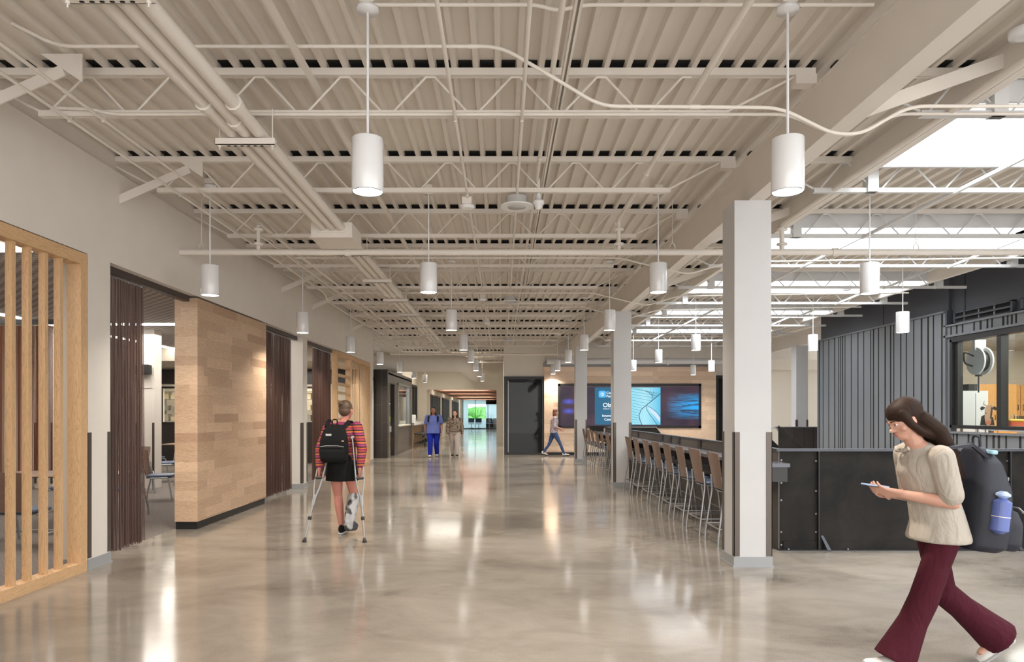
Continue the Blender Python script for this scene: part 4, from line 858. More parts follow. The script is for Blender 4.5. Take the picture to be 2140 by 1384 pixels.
# ================================================================== WORKSHOP CONTENTS
def WX(px, y): return (px-CX)*y/F
M_wcab = mat('white_cabinet', (.66, .66, .67), .4)
t = thing('tall_cabinet', 'white steel cabinet seen through the workshop window', 'cabinet', (9.71, 14.6, 0)); MB().box(-.26, .26, -.45, .4, 0, 1.97).build('body', M_wcab, t); MB().box(-.0, .008, -.456, -.45, .1, 1.93).build('door_seam', M_greym, t); MB().box(.03, .05, -.48, -.45, .95, 1.2).build('handle', M_greym, t)
t = thing('power_unit', 'small black box standing on the white cabinet', 'box', (9.84, 14.5, 1.97)); MB().box(-.1, .08, -.1, .1, 0, .15).build('body', M_black, t); MB().box(.08, .1, -.08, .08, .02, .13).build('plate', M_greym, t)
t = thing('tall_cupboard', 'tall orange wood cupboard behind the cow cutout', 'cupboard', (11.95, 16.9, 0)); MB().box(-.55, .36, -.38, .4, 0, 2.21).build('body', M_cab, t)
for x in (-.54, -.085): d = MB().box(x, x+.44, -.4, -.38, .1, 2.19).build('door', M_cab, t); MB().tube(arc_path([(x+.37, -.4, 1.35), (x+.37, -.43, 1.36), (x+.37, -.43, 1.46), (x+.37, -.4, 1.47)], .02), .007, 6).build('handle', M_black, d)
t = thing('wall_cabinets', 'row of orange wood wall cabinets with black pulls in the workshop', 'cabinets', (13.6, 17.3, 1.44)); MB().box(-1.28, 1.35, -.3, .28, 0, .77).build('body', M_cab, t)
for k in range(6):
    x = -1.28+k*.44; d = MB().box(x+.006, x+.434, -.32, -.3, .01, .76).build('door', M_cab, t); hx = x+(.37 if k % 2 == 0 else .07)
    MB().tube(arc_path([(hx, -.32, .15), (hx, -.35, .16), (hx, -.35, .27), (hx, -.32, .28)], .02), .008, 6).build('handle', M_black, d)
t = thing('base_cabinets', 'orange wood base cabinets with a dark worktop under the wall cabinets', 'cabinets', (13.6, 17.1, 0)); MB().box(-1.28, 1.35, -.35, .48, .1, .9).build('body', M_cab, t); MB().box(-1.28, 1.38, -.4, .48, .9, .94).build('worktop', M_black, t); MB().box(-1.28, 1.35, -.3, .48, 0, .1).build('plinth', M_black, t)
# hose reel
y = 13.6; t = thing('hose_reel', 'white hose reel hanging from the workshop ceiling', 'hose reel', (WX(2045, y), y, zy(755, y)))
for s in (-.07, .09): MB().tube([(s, 0, 0), (s+.03, 0, 0)], .27, 28).build('flange', M_wcab, t)
MB().tube([(-.05, 0, 0), (.1, 0, 0)], .2, 24).build('hose_coil', M_black, t); MB().box(-.1, .12, -.04, .04, .2, .42).build('bracket', M_wcab, t)
MB().tube(arc_path([(-.1, 0, .1), (-.3, 0, .2), (-.28, 0, -.05), (-.12, 0, -.1)], .12), .018, 8).build('hose_loop', M_black, t)
MB().tube([(.0, 0, -.2), (.0, 0, -.62)], .014, 8).build('drop_hose', M_black, t); MB().tube([(0, 0, -.3), (0, 0, -.27)], .06, 10).build('stopper', M_black, t)
# cow cutout: printed board, black and cream head with horns
y = 12.6; cw = .0087
t = thing('cow_cutout', 'cut-out figure of a black and tan cow head in the workshop window', 'cutout', (WX(2064, y), y, zy(889, y)+0))
M_cow = mat('cow_black', (.02, .014, .012), .6); M_cowt = mat('cow_tan', (.48, .28, .17), .6); M_horn = mat('cow_horn', (.5, .38, .24), .5); M_nose = mat('cow_nose', (.55, .16, .08), .5)
MB().prism([(-.13, 0), (-.11, .16), (-.05, .19), (.05, .17), (.1, .14), (.13, 0)], 0, .012).build('body', M_cow, t)
MB().prism([(-.045, .03), (-.06, .12), (-.055, .24), (-.035, .34), (0, .37), (.06, .37), (.085, .33), (.075, .2), (.055, .1), (.05, .03), (.02, 0), (-.02, 0)], -.012, -.001).build('head', M_cowt, t)
for s, c in ((-1, -.05), (1, .08)): MB().prism([(c, .33), (c+s*.05, .345), (c+s*.085, .315), (c+s*.07, .27), (c+s*.02, .29)], -.008, .004).build('ear', M_cow, t)
for s, c in ((-1, -.03), (1, .06)): MB().tube([(c, -.005, .36), (c+s*.04, -.005, .38), (c+s*.045, -.005, .41), (c+s*.03, -.005, .445)], [.012, .011, .008, .003], 8).build('horn', M_horn, t)
MB().prism([(.035, .12), (.055, .33), (.085, .32), (.075, .2), (.055, .12)], -.014, -.012).build('cheek_patch', M_cow, t); MB().prism([(-.035, .02), (-.04, .07), (0, .09), (.04, .07), (.04, .02)], -.016, -.012).build('muzzle', M_nose, t)
for x in (-.04, .062): MB().ell((x, -.014, .22), .01, .004, .012).build('eye', M_cow, t)
MB().box(-.02, .0, .02, .05, -1.2, .3).build('stand', M_wcab, t)
t = thing('lunch_box', 'small red and yellow box on the workshop bench', 'box', (WX(2120, 12.2), 12.2, zy(893, 12.2))); MB().bevbox(-.13, .13, -.08, .08, 0, .1, .02).build('body', mat('red', (.5, .08, .03), .4), t); MB().bevbox(-.13, .13, -.08, .08, .1, .14, .02).build('lid', mat('yellow', (.7, .45, .05), .4), t); MB().tube(arc_path([(-.08, 0, .14), (-.06, 0, .2), (.06, 0, .2), (.08, 0, .14)], .03), .005, 6).build('handle', M_greym, t)
o = thing('work_bench', 'white bench under the workshop window', 'bench', (10.2, 12.4, 0)); MB().box(-1.2, 1.0, -.6, .55, 1.19, 1.24).build('top', M_wcab, o)
for x in (-1.1, .9):
    for yy in (-.5, .45): MB().box(x, x+.06, yy, yy+.06, 0, 1.19).build('leg', M_greym, o)
# ================================================================== PEOPLE
def bake(o, voxel, smooth=6, fac=.5):
    r = o.modifiers.new('r', 'REMESH'); r.mode = 'VOXEL'; r.voxel_size = voxel; r.use_smooth_shade = True
    s = o.modifiers.new('s', 'SMOOTH'); s.iterations = smooth; s.factor = fac
    dg = bpy.context.evaluated_depsgraph_get(); me = bpy.data.meshes.new_from_object(o.evaluated_get(dg)); old = o.data; mats = list(old.materials)
    o.modifiers.clear(); o.data = me; bpy.data.meshes.remove(old)
    if not me.materials:
        for q in mats: me.materials.append(q)
    me.polygons.foreach_set('use_smooth', [True]*len(me.polygons))
def V(*a): return Vector(a)
def chain(m, pts, rs, n=12):
    for i in range(len(pts)-1): m.cap(pts[i], rs[i], pts[i+1], rs[i+1], n)
def hand(m, wrist, dirv, nrm, side, curl=.4, s=1.0, spread=.1):
    """five separate fingers from a flat palm. dirv: wrist->knuckles, nrm: back of the hand"""
    d = Vector(dirv).normalized(); nz = Vector(nrm); nz = (nz-d*nz.dot(d)).normalized(); u = d.cross(nz).normalized()*side   # u points to the thumb side
    w = Vector(wrist)
    for q in (-.028, -.01, .01, .028): m.cap(w+u*q*.6*s, .017*s, w+d*.088*s+u*q*s, .012*s, 10)
    L_ = (.068, .078, .072, .056)
    for i, q in enumerate((.030, .010, -.010, -.030)):
        p = w+d*.09*s+u*q*s; a = curl*.6; dd = (d+u*q*spread*8).normalized(); ln = L_[i]*s
        for k, f in enumerate((.45, .32, .25)):
            dr = (dd*math.cos(a)-nz*math.sin(a)).normalized(); e = p+dr*ln*f*1.15; m.cap(p, (.0092-.0008*k)*s, e, (.0086-.0009*k)*s, 10); p = e; a += curl*.9
    p = w+d*.03*s+u*.03*s; q1 = p+(d*.7+u*.75-nz*.25)*.035*s; q2 = q1+(d*.95+u*.2-nz*.35*(1+curl))*.032*s; q3 = q2+(d*.95-u*.1-nz*.4*(1+curl))*.025*s
    m.cap(p, .016*s, q1, .0115*s); m.cap(q1, .011*s, q2, .0098*s); m.cap(q2, .0098*s, q3, .008*s)
def head(m, c, yaw=0, pitch=0, s=1.0):
    """skull, jaw, nose, brows, ears in one union; faces +y"""
    R = Euler((pitch, 0, yaw)).to_matrix(); c = Vector(c)
    def E(p, a, b, d, n=20): m.ell(c+R @ (Vector(p)*s), a*s, b*s, d*s, None, n, 14) if False else m.loft([[c+R @ (Vector((p[0]+a*math.cos(t)*math.cos(2*PI*k/n), p[1]+b*math.cos(t)*math.sin(2*PI*k/n), p[2]+d*math.sin(t)))*s) for k in range(n)] for t in [PI*i/12-PI/2 for i in range(1, 12)]])
    E((0, -.012, .035), .074, .092, .083); E((0, .022, -.02), .061, .066, .085); E((0, .045, -.075), .038, .036, .034); E((0, .062, -.088), .02, .018, .017)
    E((0, .086, -.012), .0095, .012, .028); E((0, .100, -.030), .0125, .014, .011); E((-.011, .094, -.034), .008, .009, .007); E((.011, .094, -.034), .008, .009, .007)
    E((0, .082, .018), .05, .012, .011); E((0, .081, -.060), .021, .010, .0065); E((0, .079, -.070), .018, .010, .0065)
    for q in (-1, 1): E((q*.073, -.006, -.01), .009, .018, .030); E((q*.045, .05, -.028), .022, .022, .022)
    return R, c, s
def face_parts(R, c, s, root, skin_lip, iris):
    P = lambda p: c+R @ (Vector(p)*s)
    for q in (-1, 1):
        MB().ell(P((q*.030, .073, .002)), .0115*s, .0085*s, .0065*s).build('eye', mat('eye_white', (.75, .73, .7), .25), root)
        MB().ell(P((q*.030, .0805, .002)), .0058*s, .003*s, .0056*s).build('iris', iris, root)
        MB().tube([P((q*.014, .091, .022)), P((q*.032, .090, .028)), P((q*.048, .078, .024))], [.003*s, .0038*s, .002*s], 6).build('eyebrow', M_hair, root)
    MB().tube([P((-.022, .083, -.064)), P((-.010, .0915, -.061)), P((0, .0915, -.063)), P((.010, .0915, -.061)), P((.022, .083, -.064))], [.003*s, .005*s, .0045*s, .005*s, .003*s], 8).build('mouth', skin_lip, root)
def cloth(name, col, sc):
    m = mat(name, col, .9, spec=.2); v = mapped(m, (1, 1, .45)); bump(m, noise(m, v, sc, 3, .55, 1.2), .6, .03); return m
M_lip = mat('lips', (.45, .16, .13), .45); M_iris = mat('iris_brown', (.05, .025, .012), .2)
def shoe(root, ank, fwd, m_, sole, pitch=0):
    """trainer: sole and upper under an ankle point, pointing fwd"""
    f = Vector(fwd); f.z = 0; f.normalize(); u = Vector((f.y, -f.x, 0)); a = Vector(ank); ff = (f*math.cos(pitch)+V(0, 0, math.sin(pitch))).normalized(); up = u.cross(ff).normalized()
    if up.z < 0: up = -up
    def ring(t, w, z0, z1, n=12): return [a+ff*t+u*(w*math.cos(2*PI*k/n))+up*(z0+(z1-z0)*(.5+.5*math.sin(2*PI*k/n))) for k in range(n)]
    MB().loft([ring(-.068, .018, -.068, .02), ring(-.055, .033, -.07, .035), ring(0, .038, -.07, .035), ring(.05, .042, -.07, .0), ring(.11, .046, -.07, -.022), ring(.155, .040, -.07, -.03), ring(.178, .02, -.068, -.042)]).build('shoe', m_, root)
    MB().loft([ring(-.074, .02, -.082, -.062), ring(-.055, .037, -.084, -.060), ring(.05, .045, -.084, -.060), ring(.11, .050, -.084, -.060), ring(.158, .044, -.084, -.060), ring(.186, .02, -.080, -.062)], smooth=False).build('shoe_sole', sole, root)
def striped(name, stops, scale=9, axis=2, rough=.8):
    m = mat(name, stops[0], rough); nt, N, L, b = nodes(m); tc = N.new('ShaderNodeTexCoord'); sp = N.new('ShaderNodeSeparateXYZ'); L.new(tc.outputs['Object'], sp.inputs[0])
    nz = noise(m, tc.outputs['Object'], 3, 2); a = N.new('ShaderNodeMath'); a.operation = 'MULTIPLY_ADD'; L.new(nz, a.inputs[0]); a.inputs[1].default_value = .035; L.new(sp.outputs[axis], a.inputs[2])
    q = N.new('ShaderNodeMath'); q.operation = 'MULTIPLY'; L.new(a.outputs[0], q.inputs[0]); q.inputs[1].default_value = scale; f = N.new('ShaderNodeMath'); f.operation = 'FRACT'; L.new(q.outputs[0], f.inputs[0])
    n = len(stops); r = ramp(m, f.outputs[0], [(i/n, c) for i, c in enumerate(stops)]); r.node.color_ramp.interpolation = 'CONSTANT'; L.new(r, b.inputs['Base Color']); return m

class Person:
    def __init__(s, label, loc, rz, skin, vox=.006): s.t = thing('person', label, 'person', loc, rz); s.skin = skin; s.vox = vox
    def body(s, J, fat=1.0, hs=1.0, yaw=0, pitch=0, curl=.5, hand_n=None, bare_r=1.0):
        """J: joints dict in metres, local frame facing +y, x to the person's right"""
        m = MB(); s.J = J
        pel, chest, neck = J['pelvis'], J['chest'], J['neck']
        def sec(c, rx, ry, up, n=20):
            up = Vector(up).normalized(); r = (J['sh_r']-J['sh_l']); r = (r-up*r.dot(up)).normalized(); f = up.cross(r)
            return [c+r*(rx*math.cos(2*PI*k/n))+f*(ry*math.sin(2*PI*k/n)) for k in range(n)]
        ax = (chest-pel); mid = pel+ax*.45
        m.loft([sec(pel-V(0, 0, .09), .10*fat, .085*fat, (0, 0, 1)), sec(pel-V(0, 0, .03), .155*fat, .115*fat, (0, 0, 1)), sec(pel+ax*.12, .152*fat, .11*fat, ax), sec(mid, .13*fat, .10*fat, ax), sec(pel+ax*.75, .145*fat, .112*fat, ax), sec(chest, .16*fat**.6, .115*fat**.7, ax), sec(chest+(neck-chest)*.55, .13, .088, neck-chest), sec(neck, .055, .055, neck-chest)])
        hd = J['head']; m.cap(neck-(hd-neck)*.25, .054, neck+(hd-neck)*.55, .048)
        R, c, q = head(m, hd, yaw, pitch, hs); s.hd = (R, c, q)
        for k in ('l', 'r'):
            sh, el, wr, hp, kn, an = [J[a+'_'+k] for a in ('sh', 'el', 'wr', 'hip', 'kn', 'an')]
            m.cap(chest+(sh-chest)*.5+V(0, 0, .01), .06, sh, .056)
            m.cap(sh, .053*fat**.5, el, .038*fat**.5); fm = el+(wr-el)*.3; m.cap(el, .038*fat**.4, fm, .040*fat**.4); m.cap(fm, .040*fat**.4, wr, .025)
            m.cap(hp, .088*fat**.7, hp+(kn-hp)*.45, .078*fat**.7); m.cap(hp+(kn-hp)*.45, .078*fat**.7, kn, .052*fat**.4)
            cf = kn+(an-kn)*.32; back = V(0, -.012, 0); m.cap(kn, .052*fat**.4, cf+back, .054*fat**.4); m.cap(cf+back, .054*fat**.4, an, .033)
            fd = J.get('fd_'+k, V(0, 1, 0)); m.cap(an-fd*.02-V(0, 0, .02), .032, an+fd*.11-V(0, 0, .045), .026)
            hdv = J.get('hd_'+k, wr-el); hn = J.get('hn_'+k, V(1 if k == 'r' else -1, 0, 0)); hand(m, wr, hdv, hn, J.get('hs_'+k, 1 if k == 'r' else -1), J.get('cu_'+k, curl))
        o = m.build('body', s.skin, s.t); bake(o, s.vox, 5); s.sec = sec
        face_parts(R, c, q, s.t, M_lip, M_iris)
        return o
    def garment(s, name, m_, fn, vox=None, sm=8):
        m = MB(); fn(m); o = m.build(name, m_, s.t); bake(o, vox or max(s.vox, .007), sm); return o
    def torso_g(s, m, zb=-.12, g=.022, fat=1.0, top=True, flare=0):
        J = s.J; pel, chest, neck = J['pelvis'], J['chest'], J['neck']; ax = chest-pel; sec = s.sec
        L_ = [sec(pel+V(0, 0, zb), (.155+flare)*fat+g, (.118+flare)*fat+g, (0, 0, 1)), sec(pel+V(0, 0, zb+.02), (.157+flare)*fat+g, (.12+flare)*fat+g, (0, 0, 1)), sec(pel+ax*.1, .156*fat+g, .115*fat+g, ax), sec(pel+ax*.45, .138*fat+g, .105*fat+g, ax), sec(pel+ax*.75, .15*fat+g, .115*fat+g, ax), sec(chest, .162*fat**.6+g, .117*fat**.7+g, ax), sec(chest+(neck-chest)*.6, .125+g*.6, .085+g*.6, neck-chest), sec(chest+(neck-chest)*.92, .066, .066, neck-chest)]
        m.loft(L_)
    def sleeves(s, m, f=1.0, g=.016, fat=1.0, rw=None):
        J = s.J
        for k in ('l', 'r'):
            sh, el, wr = J['sh_'+k], J['el_'+k], J['wr_'+k]; m.cap(J['chest']+(sh-J['chest'])*.5, .062+g, sh-V(0, 0, .008), .050*fat**.5+g)
            if f <= .6: m.cap(sh, .057*fat**.5+g, sh+(el-sh)*(f/.6), .05*fat**.5+g)
            else: m.cap(sh, .056*fat**.5+g, el, .043*fat**.5+g); m.cap(el, .042*fat**.5+g, wr+(el-wr)*(1-(f-.6)/.4)-(wr-el).normalized()*.015, rw or .030+g)
    def legs_g(s, m, f=1.0, g=.015, fat=1.0, hem=.05, knee=.06, sk=('l', 'r')):
        J = s.J; pel = J['pelvis']; sec = s.sec
        m.loft([sec(pel-V(0, 0, .10), .12*fat+g, .09*fat+g, (0, 0, 1)), sec(pel-V(0, 0, .04), .158*fat+g, .118*fat+g, (0, 0, 1)), sec(pel+V(0, 0, .07), .15*fat+g, .11*fat+g, (0, 0, 1))])
        for k in sk:
            hp, kn, an = J['hip_'+k], J['kn_'+k], J['an_'+k]
            m.cap(hp, .09*fat**.7+g, hp+(kn-hp)*.5, .08*fat**.7+g)
            if f < .5: continue
            m.cap(hp+(kn-hp)*.5, .08*fat**.7+g, kn, knee+g*.7); e = an+(an-kn).normalized()*.02; m.cap(kn, knee+g*.7, kn+(e-kn)*.3, knee+g*.6); m.tube([kn, kn+(e-kn)*.35, kn+(e-kn)*.7, e], [knee+g*.7, knee+g*.6, (knee+hem)/2+g*.3, hem], 16)
def hair_cap(P, m_, back=.0, fringe=0, extra=None, name='hair'):
    R, c, s = P.hd
    def fn(m):
        def E(p, a, b, d, n=20): m.loft([[c+R @ (Vector((p[0]+a*math.cos(t)*math.cos(2*PI*k/n), p[1]+b*math.cos(t)*math.sin(2*PI*k/n), p[2]+d*math.sin(t)))*s) for k in range(n)] for t in [PI*i/12-PI/2 for i in range(1, 12)]])
        E((0, -.026, .045), .083, .094, .086); E((0, -.048, -.005), .076, .068, .075)
        if extra: extra(m, E, lambda p: c+R @ (Vector(p)*s))
    return P.garment(name, m_, fn, .005, 4)

# ---------------------------------------------------------------- 1: person on crutches, seen from behind
P = Person('person in a striped maroon and orange jumper and black skirt walking away on crutches', (-2.0, 8.65, 0), 0, M_skinred, .0055)
J = dict(pelvis=V(0, -.02, .88), chest=V(.0, .05, 1.27), neck=V(.01, .06, 1.41), head=V(.03, .09, 1.545), sh_l=V(-.175, .03, 1.33), sh_r=V(.175, .03, 1.33),
         el_l=V(-.25, -.11, 1.06), el_r=V(.27, -.11, 1.06), wr_l=V(-.235, -.2, .83), wr_r=V(.262, -.2, .83), hip_l=V(-.085, -.02, .85), hip_r=V(.085, -.02, .85),
         kn_l=V(-.06, .03, .47), kn_r=V(.13, .07, .48), an_l=V(.0, -.03, .085), an_r=V(.12, -.18, .16), fd_l=V(0, 1, 0), fd_r=V(.25, .9, .1), hd_l=V(.0, .02, -1), hd_r=V(-.0, .02, -1), hn_l=V(-1, 0, 0), hn_r=V(1, 0, 0), cu_l=1.2, cu_r=1.2, hs_l=1, hs_r=-1)
P.body(J, fat=1.05, yaw=-.35)
def f_(m): P.torso_g(m, -.02, .02, 1.04); P.sleeves(m, .96, .018, 1.05)
P.garment('jumper', striped('striped_knit', [(.22, .02, .06), (.45, .10, .02), (.03, .012, .02), (.30, .03, .11), (.16, .02, .09), (.55, .16, .03), (.05, .015, .02), (.35, .05, .05)], 7.5), f_)
def f_(m):
    s_ = P.sec; p = J['pelvis']; m.loft([s_(p+V(0, 0, .12), .155, .12, (0, 0, 1)), s_(p+V(0, 0, 0), .19, .15, (0, 0, 1)), s_(p-V(0, 0, .12), .20, .155, (0, 0, 1)), s_(p-V(0, 0, .215), .205, .16, (0, 0, 1))])
P.garment('skirt', M_blackcloth, f_)
hair_cap(P, M_hairm, extra=lambda m, E, Q: (E((-.01, -.115, .085), .032, .03, .028), E((-.025, -.105, .06), .022, .025, .022)))
def f_(m):
    k, a = J['kn_r'], J['an_r']; m.cap(k+(a-k)*.12, .078, k+(a-k)*.5, .075); m.cap(k+(a-k)*.5, .075, a, .062); m.cap(a, .062, a+V(.04, .13, -.055), .052); m.cap(a-V(0, .03, .05), .05, a+V(.04, .14, -.075), .045)
bm = mat('boot_shell', (.33, .33, .34), .5); bvv = mapped(bm); setc(bm, ramp(bm, noise(bm, bvv, 8, 1), [(.48, (.38, .38, .39)), (.56, (.04, .04, .045))]))
P.garment('walking_boot', bm, f_)
shoe(P.t, J['an_l'], (0, 1, 0), M_blackcloth, M_shoe)
# backpack of this person
def backpack(label, loc, rz, w, h, d, m_, marks, strap_pts, tilt=0):
    t = thing('backpack', label, 'backpack', loc, rz); t.rotation_euler.x = tilt
    def pk(name, rings, mt):
        m = MB()
        for i in range(1): m.loft(rings)
        o = m.build(name, mt, t); bake(o, .008, 8); return o
    def rr(z, hw, y0, y1, n=24): return [((hw)*math.copysign(abs(math.cos(2*PI*k/n))**.55, math.cos(2*PI*k/n)), (y0+y1)/2+(y1-y0)/2*math.copysign(abs(math.sin(2*PI*k/n))**.7, math.sin(2*PI*k/n)), z) for k in range(n)]
    pk('main_pouch', [rr(0, w*.36, -d*.8, 0), rr(.03, w*.46, -d*.95, 0), rr(h*.3, w*.5, -d, 0), rr(h*.6, w*.47, -d*.9, 0), rr(h*.85, w*.38, -d*.65, 0), rr(h*.97, w*.24, -d*.4, 0), rr(h, w*.14, -d*.25, -.02)], m_)
    pk('front_pocket', [rr(.02, w*.34, -d*1.22, -d*.7), rr(.06, w*.41, -d*1.3, -d*.7), rr(h*.3, w*.42, -d*1.26, -d*.7), rr(h*.42, w*.38, -d*1.1, -d*.7)], m_)
    MB().tube([(-w*.40, -d*1.1, h*.42), (-w*.2, -d*1.2, h*.45), (w*.2, -d*1.2, h*.45), (w*.40, -d*1.1, h*.42)], .006, 6).build('zip', M_greym, t)
    MB().tube(arc_path([(-.03, -.05, h), (-.03, -.04, h+.06), (.03, -.04, h+.06), (.03, -.05, h)], .03), .008, 6).build('handle', m_, t)
    for sp in strap_pts:
        m = MB(); q = [Vector(p) for p in sp]
        for i in range(len(q)-1): m.bar(q[i], q[i+1]+(q[i+1]-q[i]).normalized()*.01, .055, .016, up=(0, 1, .2))
        m.build('strap', m_, t)
    for nm, a, mt in marks: MB().bevbox(a[0], a[1], a[2]-.004, a[2], a[3], a[4], .002).build(nm, mt, t)
    return t
M_print = mat('grey_print', (.55, .55, .56), .5)
backpack('black backpack worn by the person on crutches', (-2.06, 8.55, .90), 0, .36, .47, .17, M_blackcloth,
         [('label_patch', (-.085, -.015, -.155, .33, .355), M_print), ('zip_tag', (.11, .14, -.165, .26, .275), mat('tan_tag', (.6, .4, .25), .5))],
         [[(-.1, -.05, .44), (-.11, .06, .50), (-.10, .15, .50), (-.10, .23, .38)], [(.1, -.05, .42), (.15, .06, .50), (.16, .15, .49), (.16, .23, .36)]])
def crutch(label, tip, top, side):
    tip = Vector(tip); top = Vector(top); L0 = (top-tip).length
    t = thing('crutch', label, 'crutch', tip, 0); t.rotation_mode = 'QUATERNION'; t.rotation_quaternion = (top-tip).to_track_quat('Z', 'Y')
    MB().lathe((0, 0), [(.024, 0), (.026, .008), (.020, .03), (.016, .05), (.012, .055)], 14).build('rubber_tip', M_black, t)
    MB().tube([(0, 0, .05), (0, 0, .32)], .0105, 10).build('lower_tube', M_alu, t); MB().tube([(0, 0, .27), (0, 0, .58)], .0135, 10).build('middle_tube', M_alu, t)
    MB().lathe((0, 0), [(.014, .27), (.021, .275), (.021, .31), (.014, .315)], 12).build('collar', M_black, t)
    for s in (-1, 1): MB().tube(arc_path([(s*.01, 0, .45), (s*.012, 0, .56), (s*.042, 0, .70), (s*.048, 0, .85), (s*.055, 0, L0-.03), (s*.05, 0, L0)], .08), .0105, 8).build('bow', M_alu, t)
    MB().tube([(-.047, 0, .80), (.047, 0, .80)], .016, 12).build('hand_grip', M_black, t)
    MB().tube(arc_path([(-.075, 0, L0-.005), (-.04, 0, L0+.012), (.04, 0, L0+.012), (.075, 0, L0-.005)], .03), .02, 12).build('underarm_pad', mat('grey_pad', (.35, .35, .36), .6), t)
    return t
crutch('left aluminium crutch of the person in the striped jumper', (-2.31, 8.06, 0), (-2.17, 8.62, 1.19), -1)
crutch('right aluminium crutch of the person in the striped jumper', (-1.60, 8.04, 0), (-1.81, 8.60, 1.20), 1)

def walk_pose(H=1.0, st=.18, ph=1, arm=.12, lean=0, wide=1.0, hipw=.085):
    q = lambda x, y, z: V(x*wide, y, z)*H
    return dict(pelvis=V(0, 0, .92)*H, chest=V(0, lean*.5, 1.29)*H, neck=V(0, lean*.7, 1.43)*H, head=V(0, .02+lean, 1.57)*H, sh_l=q(-.175, lean*.5, 1.355), sh_r=q(.175, lean*.5, 1.355),
                el_l=q(-.235, lean*.4+arm*ph*.35-.02, 1.08), el_r=q(.235, lean*.4-arm*ph*.35-.02, 1.08), wr_l=q(-.24, arm*ph+.05, .85), wr_r=q(.24, -arm*ph+.05, .85),
                hip_l=q(-hipw, 0, .88), hip_r=q(hipw, 0, .88), kn_l=q(-.085, -st*ph*.25+.06, .49), kn_r=q(.085, st*ph*.6+.04, .49), an_l=q(-.085, -st*ph, .10), an_r=q(.085, st*ph, .09))
# ---------------------------------------------------------------- 2: blue scrubs
P = Person('person in light blue scrub top and royal blue trousers walking towards the camera', (-2.38, 24.0, 0), PI, M_skin2, .008)
J = walk_pose(1.02, .17, 1, .08, 0, 1.18, .10); P.body(J, fat=1.42, hs=1.05)
M_scrub = cloth('scrub_blue', (.12, .16, .44), 12); M_royal = cloth('royal_blue', (.010, .025, .33), 12)
def f_(m): P.torso_g(m, -.12, .026, 1.42, flare=.01); P.sleeves(m, .40, .02, 1.4)
P.garment('scrub_top', M_scrub, f_, .009)
P.garment('trousers', M_royal, lambda m: P.legs_g(m, 1, .018, 1.35, .075, .08), .009)
hair_cap(P, M_hairb, extra=lambda m, E, Q: (E((-.07, -.03, -.08), .035, .05, .10), E((.07, -.03, -.08), .035, .05, .10), E((0, -.06, -.10), .08, .04, .09)))
for k in 'lr': shoe(P.t, J['an_'+k], (0, 1, 0), M_shoe, M_black)
bp = backpack('dark backpack worn by the person in blue scrubs', (-2.38, 24.17, .98), PI, .34, .42, .13, M_blackcloth, [], [[(-.15, .0, .42), (-.16, .12, .46), (-.16, .31, .42), (-.17, .34, .25)], [(.15, .0, .42), (.16, .12, .46), (.16, .31, .42), (.17, .34, .25)]])
# ---------------------------------------------------------------- 3: camouflage jacket
P = Person('person in a camouflage zip jacket and pale grey sweatpants walking towards the camera', (-1.64, 24.0, 0), PI, M_skin, .008)
J = walk_pose(.955, .15, -1, .07, 0, 1.08, .09); P.body(J, fat=1.12)
mc = mat('camouflage', (.2, .15, .1), .8); v = mapped(mc); r = ramp(mc, noise(mc, v, 14, 3, .6), [(0, (.03, .022, .018)), (.42, (.13, .095, .07)), (.5, (.26, .21, .16)), (.6, (.09, .06, .045))]); r.node.color_ramp.interpolation = 'CONSTANT'; setc(mc, r)
def f_(m): P.torso_g(m, -.02, .035, 1.12); P.sleeves(m, .98, .026, 1.2)
P.garment('jacket', mc, f_, .009)
P.garment('sweatpants', mat('pale_grey_cloth', (.42, .37, .34), .85), lambda m: P.legs_g(m, 1, .024, 1.1, .062, .07), .009)
hair_cap(P, M_hair, extra=lambda m, E, Q: (E((.06, .0, -.12), .032, .045, .15), E((-.06, -.03, -.09), .03, .045, .12), E((0, -.06, -.12), .07, .04, .13)))
for k in 'lr': shoe(P.t, J['an_'+k], (0, 1, 0), M_blackcloth, M_shoe)
MB().tube([(0, .155, .92), (0, .165, 1.25)], .006, 6).build('zip', M_greym, P.t)
# ---------------------------------------------------------------- 4: woman walking right by the timber wall
P = Person('person in a pale patterned top and blue jeans walking right past the glass door', (1.84, 24.45, 0), -PI/2, M_skin, .008)
J = walk_pose(.985, .0, 1, .14, .05); J['kn_l'] = V(-.07, -.14, .47); J['an_l'] = V(-.07, -.36, .13); J['kn_r'] = V(.08, .19, .49); J['an_r'] = V(.08, .36, .09); J['el_r'] = V(.22, .02, 1.06); J['wr_r'] = V(.20, .22, .98); J['el_l'] = V(-.22, -.02, 1.06); J['wr_l'] = V(-.19, .2, .96)
P.body(J, fat=1.0, pitch=-.2)
mp_ = mat('pale_print', (.45, .38, .42), .8); v = mapped(mp_); setc(mp_, ramp(mp_, noise(mp_, v, 22, 2), [(.4, (.28, .22, .27)), (.6, (.58, .50, .52))]))
def f_(m): P.torso_g(m, -.08, .025, 1.0); P.sleeves(m, .7, .022)
P.garment('blouse', mp_, f_, .009)
P.garment('jeans', mat('denim', (.035, .075, .19), .8), lambda m: P.legs_g(m, 1, .006, 1.0, .042, .055), .008)
hair_cap(P, M_hairr, extra=lambda m, E, Q: (E((.055, -.02, -.07), .035, .05, .07), E((-.055, -.02, -.07), .035, .05, .07), E((0, -.06, -.07), .07, .045, .08)))
for k in 'lr': shoe(P.t, J['an_'+k], (0, 1, 0), M_shoe, M_blackcloth, -.25 if k == 'l' else .12)
